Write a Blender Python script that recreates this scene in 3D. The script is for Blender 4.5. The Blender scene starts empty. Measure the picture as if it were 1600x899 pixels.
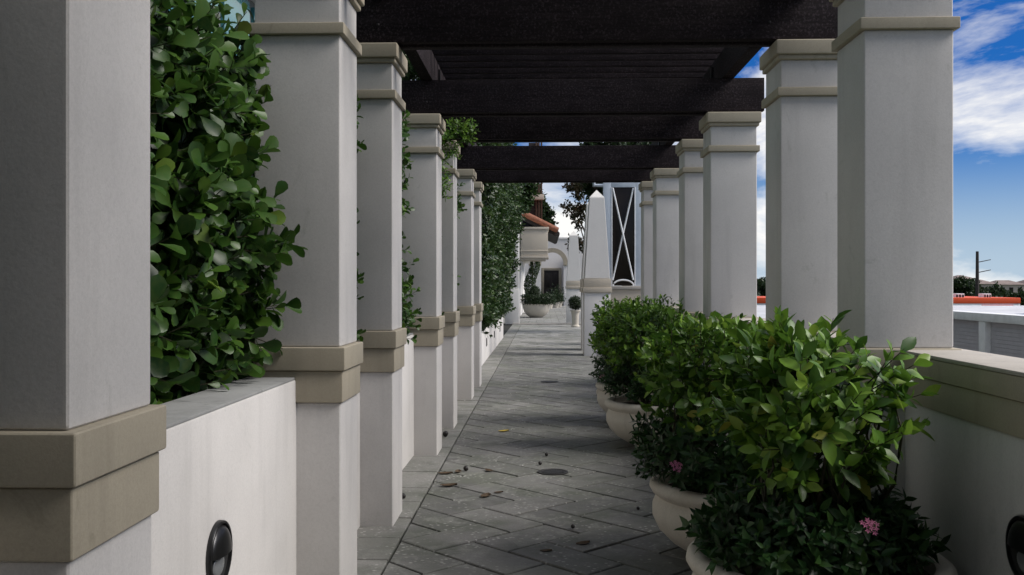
import bpy, bmesh, math, random
import numpy as np
from mathutils import Vector, Matrix, noise as mnoise

# ------------------------------------------------------------------ camera / light / exposure
scene = bpy.context.scene
COL = scene.collection
F = 1500.0                      # focal length in photo pixels (1600 wide)
YAW = math.atan(50 / F)
HZ = 444.0
EYE = Vector((0, 0, 1.54))
cd = bpy.data.cameras.new("camera"); cam = bpy.data.objects.new("camera", cd); COL.objects.link(cam)
cam.location = EYE; cam.rotation_euler = (math.pi / 2, 0, YAW)
cd.sensor_width = 36; cd.lens = 36 * F / 1600
cd.shift_y = -(449.5 - HZ) / 1600
cd.clip_start = 0.05; cd.clip_end = 3000
scene.camera = cam

SUN_AZ, SUN_EL = math.radians(97), math.radians(44)     # clockwise from +Y
world = bpy.data.worlds.new("World"); scene.world = world; world.use_nodes = True
def build_world():
    nt = world.node_tree; nt.nodes.clear(); N = nt.nodes.new; L = nt.links.new
    out = N('ShaderNodeOutputWorld'); bg = N('ShaderNodeBackground'); bg.inputs[1].default_value = 0.05
    sky = N('ShaderNodeTexSky'); sky.sky_type = 'NISHITA'; sky.sun_disc = False
    sky.sun_elevation = SUN_EL; sky.sun_rotation = SUN_AZ
    sky.air_density = 1.0; sky.dust_density = 0.3; sky.ozone_density = 2.0
    tint = N('ShaderNodeMix'); tint.data_type = 'RGBA'; tint.blend_type = 'MULTIPLY'
    tint.inputs[0].default_value = 1.0; tint.inputs[7].default_value = (0.12, 0.62, 1.45, 1)
    L(sky.outputs[0], tint.inputs[6])
    tc = N('ShaderNodeTexCoord'); mp = N('ShaderNodeMapping'); mp.inputs['Scale'].default_value = (2.5, 2.5, 6.5)
    mp.inputs['Rotation'].default_value = (0.3, 0.6, 0.2); mp.inputs['Location'].default_value = (3.4, 2.7, 1.0)
    L(tc.outputs['Generated'], mp.inputs[0])
    n1 = N('ShaderNodeTexNoise'); n1.inputs['Scale'].default_value = 1.5; n1.inputs['Detail'].default_value = 9
    n1.inputs['Roughness'].default_value = 0.58; n1.inputs['Distortion'].default_value = 0.45
    L(mp.outputs[0], n1.inputs['Vector'])
    r = N('ShaderNodeValToRGB'); r.color_ramp.elements[0].position = 0.44; r.color_ramp.elements[1].position = 0.585
    L(n1.outputs[0], r.inputs[0])
    mix = N('ShaderNodeMix'); mix.data_type = 'RGBA'
    mix.inputs[7].default_value = (17, 16.8, 16.4, 1)
    sep = N('ShaderNodeSeparateXYZ'); L(tc.outputs['Generated'], sep.inputs[0])
    hz = N('ShaderNodeMapRange'); hz.inputs[1].default_value = 0.0; hz.inputs[2].default_value = 0.16
    hz.inputs[3].default_value = 0.85; hz.inputs[4].default_value = 0.0; hz.interpolation_type = 'SMOOTHSTEP'
    L(sep.outputs[2], hz.inputs[0])
    hm = N('ShaderNodeMix'); hm.data_type = 'RGBA'; hm.inputs[7].default_value = (9, 11, 13, 1)
    L(hz.outputs[0], hm.inputs[0]); L(tint.outputs[2], hm.inputs[6])
    L(r.outputs[0], mix.inputs[0]); L(hm.outputs[2], mix.inputs[6])
    L(mix.outputs[2], bg.inputs[0]); L(bg.outputs[0], out.inputs[0])
build_world()
sl = bpy.data.lights.new("sun", 'SUN'); sl.energy = 3.8; sl.angle = math.radians(30); sl.color = (1, 0.95, 0.9)
sun = bpy.data.objects.new("sun", sl); COL.objects.link(sun)
sd = Vector((math.sin(SUN_AZ) * math.cos(SUN_EL), math.cos(SUN_AZ) * math.cos(SUN_EL), math.sin(SUN_EL)))
sun.rotation_euler = sd.to_track_quat('Z', 'Y').to_euler(); sun.location = (20, 0, 20)
scene.view_settings.view_transform = 'Standard'; scene.view_settings.look = 'None'
scene.view_settings.exposure = 0.26; scene.view_settings.gamma = 1.0

# ------------------------------------------------------------------ helpers
_fw = Vector((-math.sin(YAW), math.cos(YAW), 0)); _rt = Vector((math.cos(YAW), math.sin(YAW), 0))
def P(px, py, Y):
    """pixel -> point on the plane y = Y"""
    d = _fw + _rt * ((px - 800) / F) + Vector((0, 0, (HZ - py) / F))
    return EYE + d * (Y / d.y)
def PX(px, Y): return P(px, HZ, Y).x
def PZ(px, py, Y): return P(px, py, Y).z
def project(p):
    """world -> photo pixel and depth (numpy, N x 3)"""
    q = p - np.array(EYE); z = q @ np.array(_fw); x = q @ np.array(_rt)
    zz = np.maximum(z, 1e-3)
    return 800 + F * x / zz, HZ - F * q[:, 2] / zz, z
rnd = random.Random(7); nr = np.random.default_rng(11)

def tag(o, label=None, cat=None, group=None, kind=None):
    if label: o['label'] = label
    if cat: o['category'] = cat
    if group: o['group'] = group
    if kind: o['kind'] = kind
    return o
def empty(name, loc=(0, 0, 0), rz=0, label=None, cat=None, group=None):
    o = bpy.data.objects.new(name, None); COL.objects.link(o); o.location = loc; o.rotation_euler = (0, 0, rz)
    o.empty_display_size = 0.1
    return tag(o, label, cat, group)
def link(name, me, parent=None, mat=None):
    o = bpy.data.objects.new(name, me); COL.objects.link(o)
    if mat and not me.materials: me.materials.append(mat)
    if parent is not None: o.parent = parent
    return o
def finish(name, bm, mat, parent=None, smooth=None, world_space=False):
    """bmesh -> object. If world_space and parent: the vertices are given in world coordinates."""
    me = bpy.data.meshes.new(name)
    bmesh.ops.recalc_face_normals(bm, faces=bm.faces)
    if world_space and parent is not None:
        bmesh.ops.transform(bm, matrix=parent_mat(parent).inverted(), verts=bm.verts)
    bm.to_mesh(me); bm.free()
    o = link(name, me, parent, mat)
    if smooth is not None:
        for p in me.polygons: p.use_smooth = True
        me.set_sharp_from_angle(angle=math.radians(smooth))
    return o
def parent_mat(o):
    m = Matrix.LocRotScale(o.location, o.rotation_euler, o.scale)
    return parent_mat(o.parent) @ m if o.parent else m
def box(bm, x0, x1, y0, y1, z0, z1, bev=0.0, seg=2):
    r = bmesh.ops.create_cube(bm, size=1)
    bmesh.ops.transform(bm, matrix=Matrix.Translation(((x0 + x1) / 2, (y0 + y1) / 2, (z0 + z1) / 2)) @
                        Matrix.Diagonal((x1 - x0, y1 - y0, z1 - z0, 1)), verts=r['verts'])
    if bev > 0:
        es = list({e for v in r['verts'] for e in v.link_edges})
        bmesh.ops.bevel(bm, geom=es, offset=bev, segments=seg, affect='EDGES', profile=0.6)
def boxo(name, ext, mat, parent=None, bev=0.006, ws=False, smooth=None):
    bm = bmesh.new(); box(bm, *ext, bev=bev)
    return finish(name, bm, mat, parent, smooth=30 if bev else None, world_space=ws)
def lathe(bm, prof, cx=0, cy=0, seg=48, cap=True):
    rings = []
    for r, z in prof:
        rings.append([bm.verts.new((cx + r * math.cos(2 * math.pi * i / seg), cy + r * math.sin(2 * math.pi * i / seg), z)) for i in range(seg)])
    for a, b in zip(rings, rings[1:]):
        for i in range(seg):
            bm.faces.new((a[i], a[(i + 1) % seg], b[(i + 1) % seg], b[i]))
    if cap:
        bm.faces.new(rings[0][::-1]); bm.faces.new(rings[-1])
def tube(bm, pts, rads, seg=6):
    rings = []
    pts = [Vector(p) for p in pts]
    for i, p in enumerate(pts):
        d = (pts[min(i + 1, len(pts) - 1)] - pts[max(i - 1, 0)]).normalized()
        a = d.cross(Vector((0, 0, 1)) if abs(d.z) < 0.9 else Vector((1, 0, 0))).normalized(); b = d.cross(a)
        r = rads[i] if hasattr(rads, '__len__') else rads
        rings.append([bm.verts.new(p + a * r * math.cos(2 * math.pi * k / seg) + b * r * math.sin(2 * math.pi * k / seg)) for k in range(seg)])
    for a, b in zip(rings, rings[1:]):
        for k in range(seg):
            bm.faces.new((a[k], a[(k + 1) % seg], b[(k + 1) % seg], b[k]))
    bm.faces.new(rings[0][::-1]); bm.faces.new(rings[-1])
def prism(bm, poly, z0, z1):
    a = [bm.verts.new((x, y, z0)) for x, y in poly]; b = [bm.verts.new((x, y, z1)) for x, y in poly]
    n = len(poly)
    bm.faces.new(a[::-1]); bm.faces.new(b)
    for i in range(n): bm.faces.new((a[i], a[(i + 1) % n], b[(i + 1) % n], b[i]))
def prism_y(bm, poly, y0, y1):
    """polygon in x,z extruded along y"""
    a = [bm.verts.new((x, y0, z)) for x, z in poly]; b = [bm.verts.new((x, y1, z)) for x, z in poly]
    n = len(poly)
    bm.faces.new(a); bm.faces.new(b[::-1])
    for i in range(n): bm.faces.new((a[i], b[i], b[(i + 1) % n], a[(i + 1) % n]))

# ------------------------------------------------------------------ materials
def mat_new(name):
    m = bpy.data.materials.new(name); m.use_nodes = True; nt = m.node_tree
    b = nt.nodes['Principled BSDF']
    return m, nt, b
def pos_node(nt, scale=(1, 1, 1)):
    g = nt.nodes.new('ShaderNodeNewGeometry'); mp = nt.nodes.new('ShaderNodeMapping'); mp.inputs['Scale'].default_value = scale
    nt.links.new(g.outputs['Position'], mp.inputs[0]); return mp.outputs[0]
def noise_node(nt, vec, scale, detail=4, rough=0.55, dist=0):
    n = nt.nodes.new('ShaderNodeTexNoise'); n.inputs['Scale'].default_value = scale; n.inputs['Detail'].default_value = detail
    n.inputs['Roughness'].default_value = rough; n.inputs['Distortion'].default_value = dist
    nt.links.new(vec, n.inputs['Vector']); return n.outputs[0]
def ramp(nt, fac, stops):
    r = nt.nodes.new('ShaderNodeValToRGB'); cr = r.color_ramp
    while len(cr.elements) < len(stops): cr.elements.new(0.5)
    for e, (p, c) in zip(cr.elements, stops):
        e.position = p; e.color = c if len(c) == 4 else (*c, 1)
    nt.links.new(fac, r.inputs[0]); return r.outputs[0]
def mixc(nt, fac, a, b, mode='MIX'):
    m = nt.nodes.new('ShaderNodeMix'); m.data_type = 'RGBA'; m.blend_type = mode
    for i, v in ((0, fac), (6, a), (7, b)):
        if isinstance(v, (int, float)): m.inputs[i].default_value = v
        elif isinstance(v, tuple): m.inputs[i].default_value = v if len(v) == 4 else (*v, 1)
        else: nt.links.new(v, m.inputs[i])
    return m.outputs[2]
def bump(nt, b, h, strength, dist=0.01):
    bp = nt.nodes.new('ShaderNodeBump'); bp.inputs['Strength'].default_value = strength; bp.inputs['Distance'].default_value = dist
    nt.links.new(h, bp.inputs['Height']); nt.links.new(bp.outputs[0], b.inputs['Normal'])
def stucco(name, col, dirt=0.26, grain=240):
    m, nt, b = mat_new(name); v = pos_node(nt)
    blot = noise_node(nt, v, 1.7, 6, 0.6)
    vs = pos_node(nt, (7, 7, 0.7)); streak = noise_node(nt, vs, 1.0, 5, 0.6)
    dark = tuple(c * 0.72 for c in col)
    c1 = mixc(nt, ramp(nt, blot, [(0.42, (0, 0, 0)), (0.75, (dirt * 2, dirt * 2, dirt * 2))]), col, dark)
    c2 = mixc(nt, ramp(nt, streak, [(0.55, (0, 0, 0)), (0.8, (dirt * 1.6,) * 3)]), c1, tuple(c * 0.6 for c in col))
    fine = noise_node(nt, v, grain, 3, 0.6)
    sand = noise_node(nt, v, 95, 4, 0.75)
    c2 = mixc(nt, ramp(nt, sand, [(0.34, (0.24,) * 3), (0.56, (0, 0, 0))]), c2, tuple(c * 0.62 for c in col))
    scuff = noise_node(nt, pos_node(nt, (1, 1, 0.6)), 6.5, 7, 0.72, 1.2)
    c2 = mixc(nt, ramp(nt, scuff, [(0.60, (0, 0, 0)), (0.74, (dirt * 1.7,) * 3)]), c2, tuple(c * k for c, k in zip(col, (0.52, 0.54, 0.5))))
    c3 = mixc(nt, ramp(nt, fine, [(0.35, (0.16,) * 3), (0.6, (0, 0, 0))]), c2, tuple(c * 0.55 for c in col))
    nt.links.new(c3, b.inputs['Base Color']); b.inputs['Roughness'].default_value = 0.85
    b.inputs['Specular IOR Level'].default_value = 0.25
    mid = noise_node(nt, v, 28, 4, 0.6)
    h = mixc(nt, 0.4, sand, mid)
    bump(nt, b, h, 0.17, 0.004)
    return m
def simple(name, col, rough=0.6, metal=0.0, var=0.25, scale=6, bmp=0.1, fine=60, spec=0.4):
    m, nt, b = mat_new(name); v = pos_node(nt)
    n = noise_node(nt, v, scale, 6, 0.6)
    c = mixc(nt, ramp(nt, n, [(0.35, (1, 1, 1)), (0.7, (0, 0, 0))]), col, tuple(c * (1 - var) for c in col))
    nt.links.new(c, b.inputs['Base Color']); b.inputs['Roughness'].default_value = rough; b.inputs['Metallic'].default_value = metal
    b.inputs['Specular IOR Level'].default_value = spec
    if bmp: bump(nt, b, noise_node(nt, v, fine, 3), bmp, 0.005)
    return m
M = {}
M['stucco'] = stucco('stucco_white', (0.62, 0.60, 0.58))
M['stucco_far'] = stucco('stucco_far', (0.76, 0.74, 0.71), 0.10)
M['trim'] = stucco('trim_tan', (0.42, 0.375, 0.29), 0.32)
M['tan'] = stucco('balcony_tan', (0.56, 0.50, 0.41), 0.1)
M['coping'] = stucco('coping', (0.47, 0.435, 0.39), 0.45)
M['walltop'] = stucco('walltop', (0.30, 0.305, 0.30), 0.6)
M['pot'] = stucco('pot_cast_stone', (0.60, 0.555, 0.475), 0.25, 160)
M['soil'] = simple('soil', (0.05, 0.035, 0.025), 0.95, var=0.5, scale=30, bmp=0.8)
M['dark_metal'] = simple('dark_metal', (0.06, 0.06, 0.062), 0.32, 0.85, bmp=0.02)
M['lamp_glass'] = simple('lamp_glass', (0.25, 0.26, 0.27), 0.12, 0.2, bmp=0)
M['void'] = simple('lamp_void', (0.02, 0.02, 0.02), 0.7, bmp=0)
M['bolt'] = simple('bolt', (0.03, 0.028, 0.03), 0.5, 0.6, bmp=0)
M['iron'] = simple('cast_iron', (0.05, 0.048, 0.045), 0.6, 0.5, var=0.4, scale=40)
M['terracotta'] = simple('terracotta', (0.33, 0.13, 0.075), 0.75, var=0.45, scale=9)
M['roof_under'] = simple('roof_under', (0.03, 0.025, 0.022), 0.8)
M['door'] = simple('door_wood', (0.028, 0.022, 0.02), 0.55, var=0.4)
M['frame_blue'] = simple('painted_steel', (0.50, 0.56, 0.63), 0.45, var=0.12)
M['bark'] = simple('bark', (0.10, 0.07, 0.05), 0.9, var=0.5, scale=14, bmp=0.6)
M['stem'] = simple('stem', (0.06, 0.055, 0.03), 0.8, var=0.4, scale=30)
M['orange'] = simple('orange_paint', (0.72, 0.09, 0.02), 0.5, var=0.1)
M['red'] = simple('red_paint', (0.6, 0.03, 0.02), 0.5, var=0.1)
M['white_paint'] = simple('white_paint', (0.84, 0.85, 0.87), 0.6, var=0.15)
M['grey_panel'] = simple('grey_panel', (0.52, 0.50, 0.55), 0.6, var=0.12)
M['car'] = simple('car_paint', (0.06, 0.10, 0.16), 0.2, 0.3, var=0.05, bmp=0)
M['pole'] = simple('pole_wood', (0.05, 0.042, 0.038), 0.9)
M['timber_brown'] = simple('timber_brown', (0.10, 0.06, 0.04), 0.8, var=0.5, scale=20)
M['ground'] = simple('ground_grass', (0.06, 0.085, 0.04), 0.95, var=0.5, scale=0.08)
M['deck'] = simple('concrete_deck', (0.62, 0.63, 0.66), 0.8, var=0.2, scale=0.8)
M['house_wall'] = simple('house_wall', (0.50, 0.45, 0.38), 0.8, var=0.15, scale=0.3)
M['house_roof'] = simple('house_roof', (0.24, 0.19, 0.17), 0.85, var=0.3, scale=0.6)
M['dry_leaf'] = simple('dry_leaf', (0.10, 0.065, 0.035), 0.8, var=0.5, scale=80)
M['berry'] = simple('berry', (0.018, 0.015, 0.014), 0.5, bmp=0)
M['yellow_leaf'] = simple('yellow_leaf', (0.45, 0.33, 0.05), 0.6, var=0.3, scale=80)
M['pink'] = simple('petal_pink', (0.62, 0.22, 0.36), 0.6, var=0.3, scale=60)
M['tower_white'] = simple('tower_white', (0.75, 0.75, 0.74), 0.7, var=0.1, scale=0.3)
M['tower_core'] = simple('tower_core', (0.16, 0.17, 0.17), 0.7, var=0.2, scale=0.3)
def make_glass(name, col, rough=0.06):
    m, nt, b = mat_new(name); b.inputs['Base Color'].default_value = (*col, 1); b.inputs['Roughness'].default_value = rough
    b.inputs['Specular IOR Level'].default_value = 0.7 if col[2] > .1 else 0.2; return m
M['teal_glass'] = make_glass('teal_glass', (0.03, 0.16, 0.18))
M['dark_glass'] = make_glass('dark_glass', (0.016, 0.012, 0.010), 0.2)
def timber():
    m, nt, b = mat_new('timber_dark'); v = pos_node(nt, (1.5, 30, 30)); n = noise_node(nt, v, 1.5, 6, 0.65, 0.4)
    c = ramp(nt, n, [(0.3, (0.008, 0.006, 0.007)), (0.7, (0.024, 0.018, 0.020))])
    v2 = pos_node(nt); g = noise_node(nt, v2, 62, 4, 0.75)
    c = mixc(nt, ramp(nt, g, [(0.52, (0, 0, 0)), (0.68, (0.75,) * 3)]), c, (0.085, 0.066, 0.076))
    c = mixc(nt, ramp(nt, noise_node(nt, v2, 3.0, 5, 0.6), [(0.45, (0, 0, 0)), (0.7, (0.6,) * 3)]), c, (0.007, 0.005, 0.006))
    nt.links.new(c, b.inputs['Base Color']); b.inputs['Roughness'].default_value = 0.85; b.inputs['Specular IOR Level'].default_value = 0.15
    bump(nt, b, mixc(nt, 0.5, n, g), 0.6, 0.006); return m
M['timber'] = timber()
def paver_mat(name, border=False, clean_lit=False):
    m, nt, b = mat_new(name); v = pos_node(nt)
    oi = nt.nodes.new('ShaderNodeObjectInfo')
    base = ramp(nt, oi.outputs['Random'], [(0, (0.115, 0.113, 0.108)), (0.5, (0.15, 0.148, 0.143)), (1, (0.20, 0.196, 0.185))] if not clean_lit else [(0, (0.27, 0.267, 0.265)), (1, (0.31, 0.307, 0.30))])
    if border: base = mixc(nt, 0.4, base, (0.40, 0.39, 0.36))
    blot = noise_node(nt, v, 2.2, 7, 0.62)
    c = mixc(nt, ramp(nt, blot, [(0.45, (0, 0, 0)), (0.66, (0.85,) * 3)]), base, (0.095, 0.105, 0.082))
    lite = noise_node(nt, pos_node(nt, (1.0, 1.0, 1.0)), 5.5, 6, 0.68, 0.8)
    c = mixc(nt, ramp(nt, lite, [(0.50, (0, 0, 0)), (0.68, (0.7,) * 3)]), c, (0.28, 0.283, 0.255))
    al = noise_node(nt, v, 0.9, 5, 0.6, 0.5)
    c = mixc(nt, ramp(nt, al, [(0.5, (0, 0, 0)), (0.7, (0.55,) * 3)]), c, (0.11, 0.128, 0.082))
    big = noise_node(nt, v, 0.17, 4, 0.5)
    c = mixc(nt, ramp(nt, big, [(0.44, (0, 0, 0)), (0.56, (0.6,) * 3)]), c, mixc(nt, 0.5, c, (0.06, 0.062, 0.058)))
    fine = noise_node(nt, v, 75, 4, 0.65)
    c = mixc(nt, ramp(nt, fine, [(0.35, (0.5,) * 3), (0.6, (0, 0, 0))]), c, (0.12, 0.12, 0.11))
    vo = nt.nodes.new('ShaderNodeTexVoronoi'); vo.inputs['Scale'].default_value = 21; vo.inputs['Randomness'].default_value = 1
    wv = pos_node(nt, (1, 1.6, 1)); nt.links.new(wv, vo.inputs['Vector'])
    sel = ramp(nt, noise_node(nt, v, 3.2, 3), [(0.40, (0, 0, 0)), (0.66, (1, 1, 1))])
    pit = mixc(nt, 1.0, ramp(nt, vo.outputs['Distance'], [(0.0, (0.9,) * 3), (0.16, (0.65,) * 3), (0.27, (0, 0, 0))]), sel, 'MULTIPLY')
    c = mixc(nt, pit, c, (0.55, 0.54, 0.51))
    nt.links.new(c, b.inputs['Base Color'])
    r = ramp(nt, blot, [(0.3, (0.62,) * 3), (0.7, (0.85,) * 3)]); nt.links.new(r, b.inputs['Roughness'])
    b.inputs['Specular IOR Level'].default_value = 0.3
    bump(nt, b, mixc(nt, 0.5, fine, noise_node(nt, v, 14, 4)), 0.55, 0.01)
    return m
M['paver'] = paver_mat('paver_stone'); M['paver_border'] = paver_mat('paver_border_stone', True); M['paver_clean_lit'] = paver_mat('paver_clean_lit_tone', True, True)  # paler far copy: cleaner stone, plus brighter daylight put into the colour
M['joint'] = simple('joint_dirt', (0.022, 0.023, 0.017), 0.95, var=0.4, scale=30, bmp=0.5)
def leaf_mat(name, cols, rough=0.38, obj=False, trans=0.28):
    m, nt, b = mat_new(name)
    if obj:
        oi = nt.nodes.new('ShaderNodeObjectInfo'); f = oi.outputs['Random']
    else:
        a = nt.nodes.new('ShaderNodeAttribute'); a.attribute_name = 'leaf_var'; f = a.outputs['Fac']
    c = ramp(nt, f, cols)
    v = pos_node(nt); n = noise_node(nt, v, 45, 3)
    c = mixc(nt, ramp(nt, n, [(0.4, (0, 0, 0)), (0.75, (0.5,) * 3)]), c, mixc(nt, 0.5, c, (0.10, 0.12, 0.03)))
    nt.links.new(c, b.inputs['Base Color']); b.inputs['Roughness'].default_value = rough
    b.inputs['Specular IOR Level'].default_value = 0.32
    t = nt.nodes.new('ShaderNodeBsdfTranslucent'); nt.links.new(c, t.inputs[0])
    mx = nt.nodes.new('ShaderNodeMixShader'); mx.inputs[0].default_value = trans
    out = nt.nodes['Material Output']
    nt.links.new(b.outputs[0], mx.inputs[1]); nt.links.new(t.outputs[0], mx.inputs[2]); nt.links.new(mx.outputs[0], out.inputs[0])
    return m
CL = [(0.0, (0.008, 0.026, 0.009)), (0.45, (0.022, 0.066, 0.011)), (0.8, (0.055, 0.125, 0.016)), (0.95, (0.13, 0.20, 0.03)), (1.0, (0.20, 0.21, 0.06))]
PR = [(0.0, (0.025, 0.075, 0.014)), (0.4, (0.075, 0.17, 0.02)), (0.75, (0.15, 0.28, 0.03)), (0.965, (0.25, 0.37, 0.055)), (1.0, (0.38, 0.36, 0.06))]
PE = [(0.0, (0.008, 0.03, 0.01)), (0.6, (0.02, 0.065, 0.018)), (1.0, (0.05, 0.12, 0.025))]
DK = [(0.0, (0.006, 0.016, 0.006)), (0.7, (0.016, 0.038, 0.012)), (1.0, (0.035, 0.06, 0.02))]
RD = [(0.0, (0.010, 0.014, 0.007)), (0.55, (0.03, 0.028, 0.014)), (1.0, (0.085, 0.03, 0.022))]
HT = [(0.0, (0.007, 0.022, 0.007)), (0.6, (0.022, 0.055, 0.014)), (1.0, (0.08, 0.13, 0.03))]
for k, c in (('clusia', CL), ('privet', PR), ('pentas', PE), ('dark', DK), ('reddish', RD), ('far_hedge', HT)):
    M[k] = leaf_mat(k + '_leaves', c); 
M['clusia_o'] = leaf_mat('clusia_leaf', CL, obj=True); M['privet_o'] = leaf_mat('privet_leaf', PR, obj=True); M['pentas_o'] = leaf_mat('pentas_leaf', PE, obj=True)

# ------------------------------------------------------------------ foliage
def leaf_tpl(kind, hi=True):
    """leaf along +Y, length 1, normal +Z"""
    if kind == 'paddle': st = [(0.0, .02), (.22, .07), (.5, .21), (.78, .27), (.94, .16), (1.0, .0)]
    elif kind == 'oval': st = [(0.0, .02), (.18, .12), (.45, .23), (.72, .18), (.9, .08), (1.0, .0)]
    else: st = [(0.0, .015), (.15, .10), (.4, .17), (.7, .11), (.9, .035), (1.0, .0)]
    if not hi: st = [st[0], st[2], st[3], st[-1]]
    V = []; Fc = []
    for i, (y, w) in enumerate(st):
        zc = -0.16 * y * y + 0.03 * y
        V += [(-w, y, zc + w * 0.28), (0, y, zc), (w, y, zc + w * 0.28)]
    for i in range(len(st) - 1):
        a = 3 * i; b = a + 3
        Fc += [(a, a + 1, b + 1, b), (a + 1, a + 2, b + 2, b + 1)]
    return np.array(V), np.array(Fc)
TPL = {(k, h): leaf_tpl(k, h) for k in ('paddle', 'oval', 'lance') for h in (True, False)}
def unit(a): return a / np.maximum(np.linalg.norm(a, axis=1, keepdims=True), 1e-9)
def make_sprigs(base, dirs, nodes=4, gap=0.035, length=0.09, spread=(75, 30), jitter=0.25, droop=0.0):
    """opposite leaf pairs along each sprig; returns rotation (N,3,3), position, size, colour variation and stem ends"""
    n = len(base); dirs = unit(dirs)
    ref = unit(nr.normal(size=(n, 3))); p1 = unit(np.cross(dirs, ref)); p2 = np.cross(dirs, p1)
    R = []; T = []; S = []; Vv = []
    tone = nr.random(n)
    for k in range(nodes):
        f = k / max(nodes - 1, 1)
        th = math.radians(spread[0] + (spread[1] - spread[0]) * f)
        side = p1 if k % 2 == 0 else p2
        for sg in (1, -1):
            ld = unit(dirs * math.cos(th) + side * sg * math.sin(th) + nr.normal(size=(n, 3)) * jitter + np.array([0, 0, -droop]))
            nz = unit(dirs - ld * np.sum(dirs * ld, axis=1, keepdims=True) + nr.normal(size=(n, 3)) * jitter * 0.6)
            nz = unit(nz - ld * np.sum(nz * ld, axis=1, keepdims=True))
            nx = np.cross(ld, nz)
            R.append(np.stack([nx, ld, nz], axis=2)); T.append(base + dirs * gap * (k + 0.5))
            S.append(length * (1.0 - 0.28 * f) * nr.uniform(0.5, 1.22, n))
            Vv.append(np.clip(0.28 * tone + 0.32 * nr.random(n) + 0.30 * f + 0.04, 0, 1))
    return np.concatenate(R), np.concatenate(T), np.concatenate(S), np.concatenate(Vv), (base, base + dirs * gap * nodes)
def leaf_mesh(name, kind, R, T, S, var, hi=True, wid=1.0):
    V, Fc = TPL[(kind, hi)]
    V = V * np.array([wid, 1, 1])
    n = len(T); nv = len(V); nf = len(Fc)
    W = np.einsum('nij,vj->nvi', R, V) * S[:, None, None] + T[:, None, :]
    idx = (Fc[None] + (np.arange(n) * nv)[:, None, None]).reshape(-1)
    me = bpy.data.meshes.new(name)
    me.vertices.add(n * nv); me.vertices.foreach_set('co', W.reshape(-1).astype(np.float32))
    me.loops.add(len(idx)); me.loops.foreach_set('vertex_index', idx.astype(np.int32))
    me.polygons.add(n * nf); me.polygons.foreach_set('loop_start', (np.arange(n * nf) * 4).astype(np.int32))
    me.polygons.foreach_set('loop_total', np.full(n * nf, 4, np.int32))
    me.polygons.foreach_set('use_smooth', np.ones(n * nf, bool))
    a = me.attributes.new('leaf_var', 'FLOAT', 'POINT'); a.data.foreach_set('value', np.repeat(var, nv).astype(np.float32))
    me.update(calc_edges=True); me.validate()
    return me
_leaf_obj_mesh = {}
def leaf_single(kind, matkey, wid):
    key = (kind, matkey, wid)
    if key not in _leaf_obj_mesh:
        V, Fc = TPL[(kind, True)]
        me = bpy.data.meshes.new('leaf'); me.from_pydata([tuple(v) for v in V * np.array([wid, 1, 1])], [], [tuple(f) for f in Fc.tolist()])
        for p in me.polygons: p.use_smooth = True
        me.materials.append(M[matkey]); _leaf_obj_mesh[key] = me
    return _leaf_obj_mesh[key]
def foliage(parent, kind, matkey, data, hi=True, wid=1.0, singles=0, stem=True, stem_r=0.003, clip=None, part='foliage'):
    """one stuff mesh of leaves under parent; the `singles` leaves that show largest become single objects"""
    R, T, S, var, st = data
    if clip is not None:
        tips = T + R[:, :, 1] * S[:, None]
        k = ~(clip(T) | clip(tips)); R, T, S, var = R[k], T[k], S[k], var[k]
    off = np.array(parent.location)
    sel = np.zeros(len(T), bool)
    if singles:
        c = T + R[:, :, 1] * S[:, None] * 0.5
        px, py, z = project(c)
        inside = (px > 0) & (px < 1600) & (py > 0) & (py < 899) & (z > 0.3)
        fx = np.abs(R[:, :, 2] @ np.array([0, 1, 0]))
        size = S * F / np.maximum(z, .1) * (0.35 + fx)
        cell = (px // 12).astype(int) * 1000 + (py // 12).astype(int)
        order = np.argsort(z); seen = set(); cand = []
        for i in order:
            if not inside[i]: continue
            if cell[i] in seen: continue
            seen.add(cell[i]); cand.append(i)
        cand = sorted(cand, key=lambda i: -size[i])[:singles]
        sel[cand] = True
        me1 = leaf_single(kind, matkey + '_o', wid)
        for i in cand:
            o = bpy.data.objects.new('leaf', me1); COL.objects.link(o); o.parent = parent
            m = Matrix.Identity(4)
            for a in range(3):
                for b_ in range(3): m[a][b_] = float(R[i, a, b_] * S[i])
                m[a][3] = float(T[i, a] - off[a])
            o.matrix_local = m
    r = ~sel
    me = leaf_mesh(part, kind, R[r], T[r] - off, S[r], var[r], hi, wid)
    o = link(part, me, parent, M[matkey]); o['kind'] = 'stuff'
    if stem:
        a, b = st; bm_pts = []; fc = []
        k = 0; V = []
        d = unit(b - a); ref = unit(np.cross(d, np.array([0.31, 0.77, 0.2]))); r2 = np.cross(d, ref)
        a = a - d * stem_r * 12
        ok = np.ones(len(a), bool)
        if clip is not None: ok = ~(clip(a) | clip(b))
        a, b, ref, r2 = a[ok], b[ok], ref[ok], r2[ok]
        n = len(a); ang = [0, 2.094, 4.189]
        ring = lambda p, rr: np.stack([p + (ref * math.cos(t) + r2 * math.sin(t)) * rr for t in ang], axis=1)
        W = np.concatenate([ring(a, stem_r * 1.3), ring(b, stem_r * 0.6)], axis=1) - off
        q = np.array([(0, 1, 4, 3), (1, 2, 5, 4), (2, 0, 3, 5)])
        idx = (q[None] + (np.arange(n) * 6)[:, None, None]).reshape(-1, 4)
        me = bpy.data.meshes.new('twigs'); me.from_pydata(W.reshape(-1, 3).tolist(), [], idx.tolist())
        t = link('twigs', me, parent, M['stem']); t['kind'] = 'stuff'
    return o
def fbm(p, s, oct=3):
    return mnoise.fractal(Vector(p) * s, 0.6, 2.0, oct)

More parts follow.
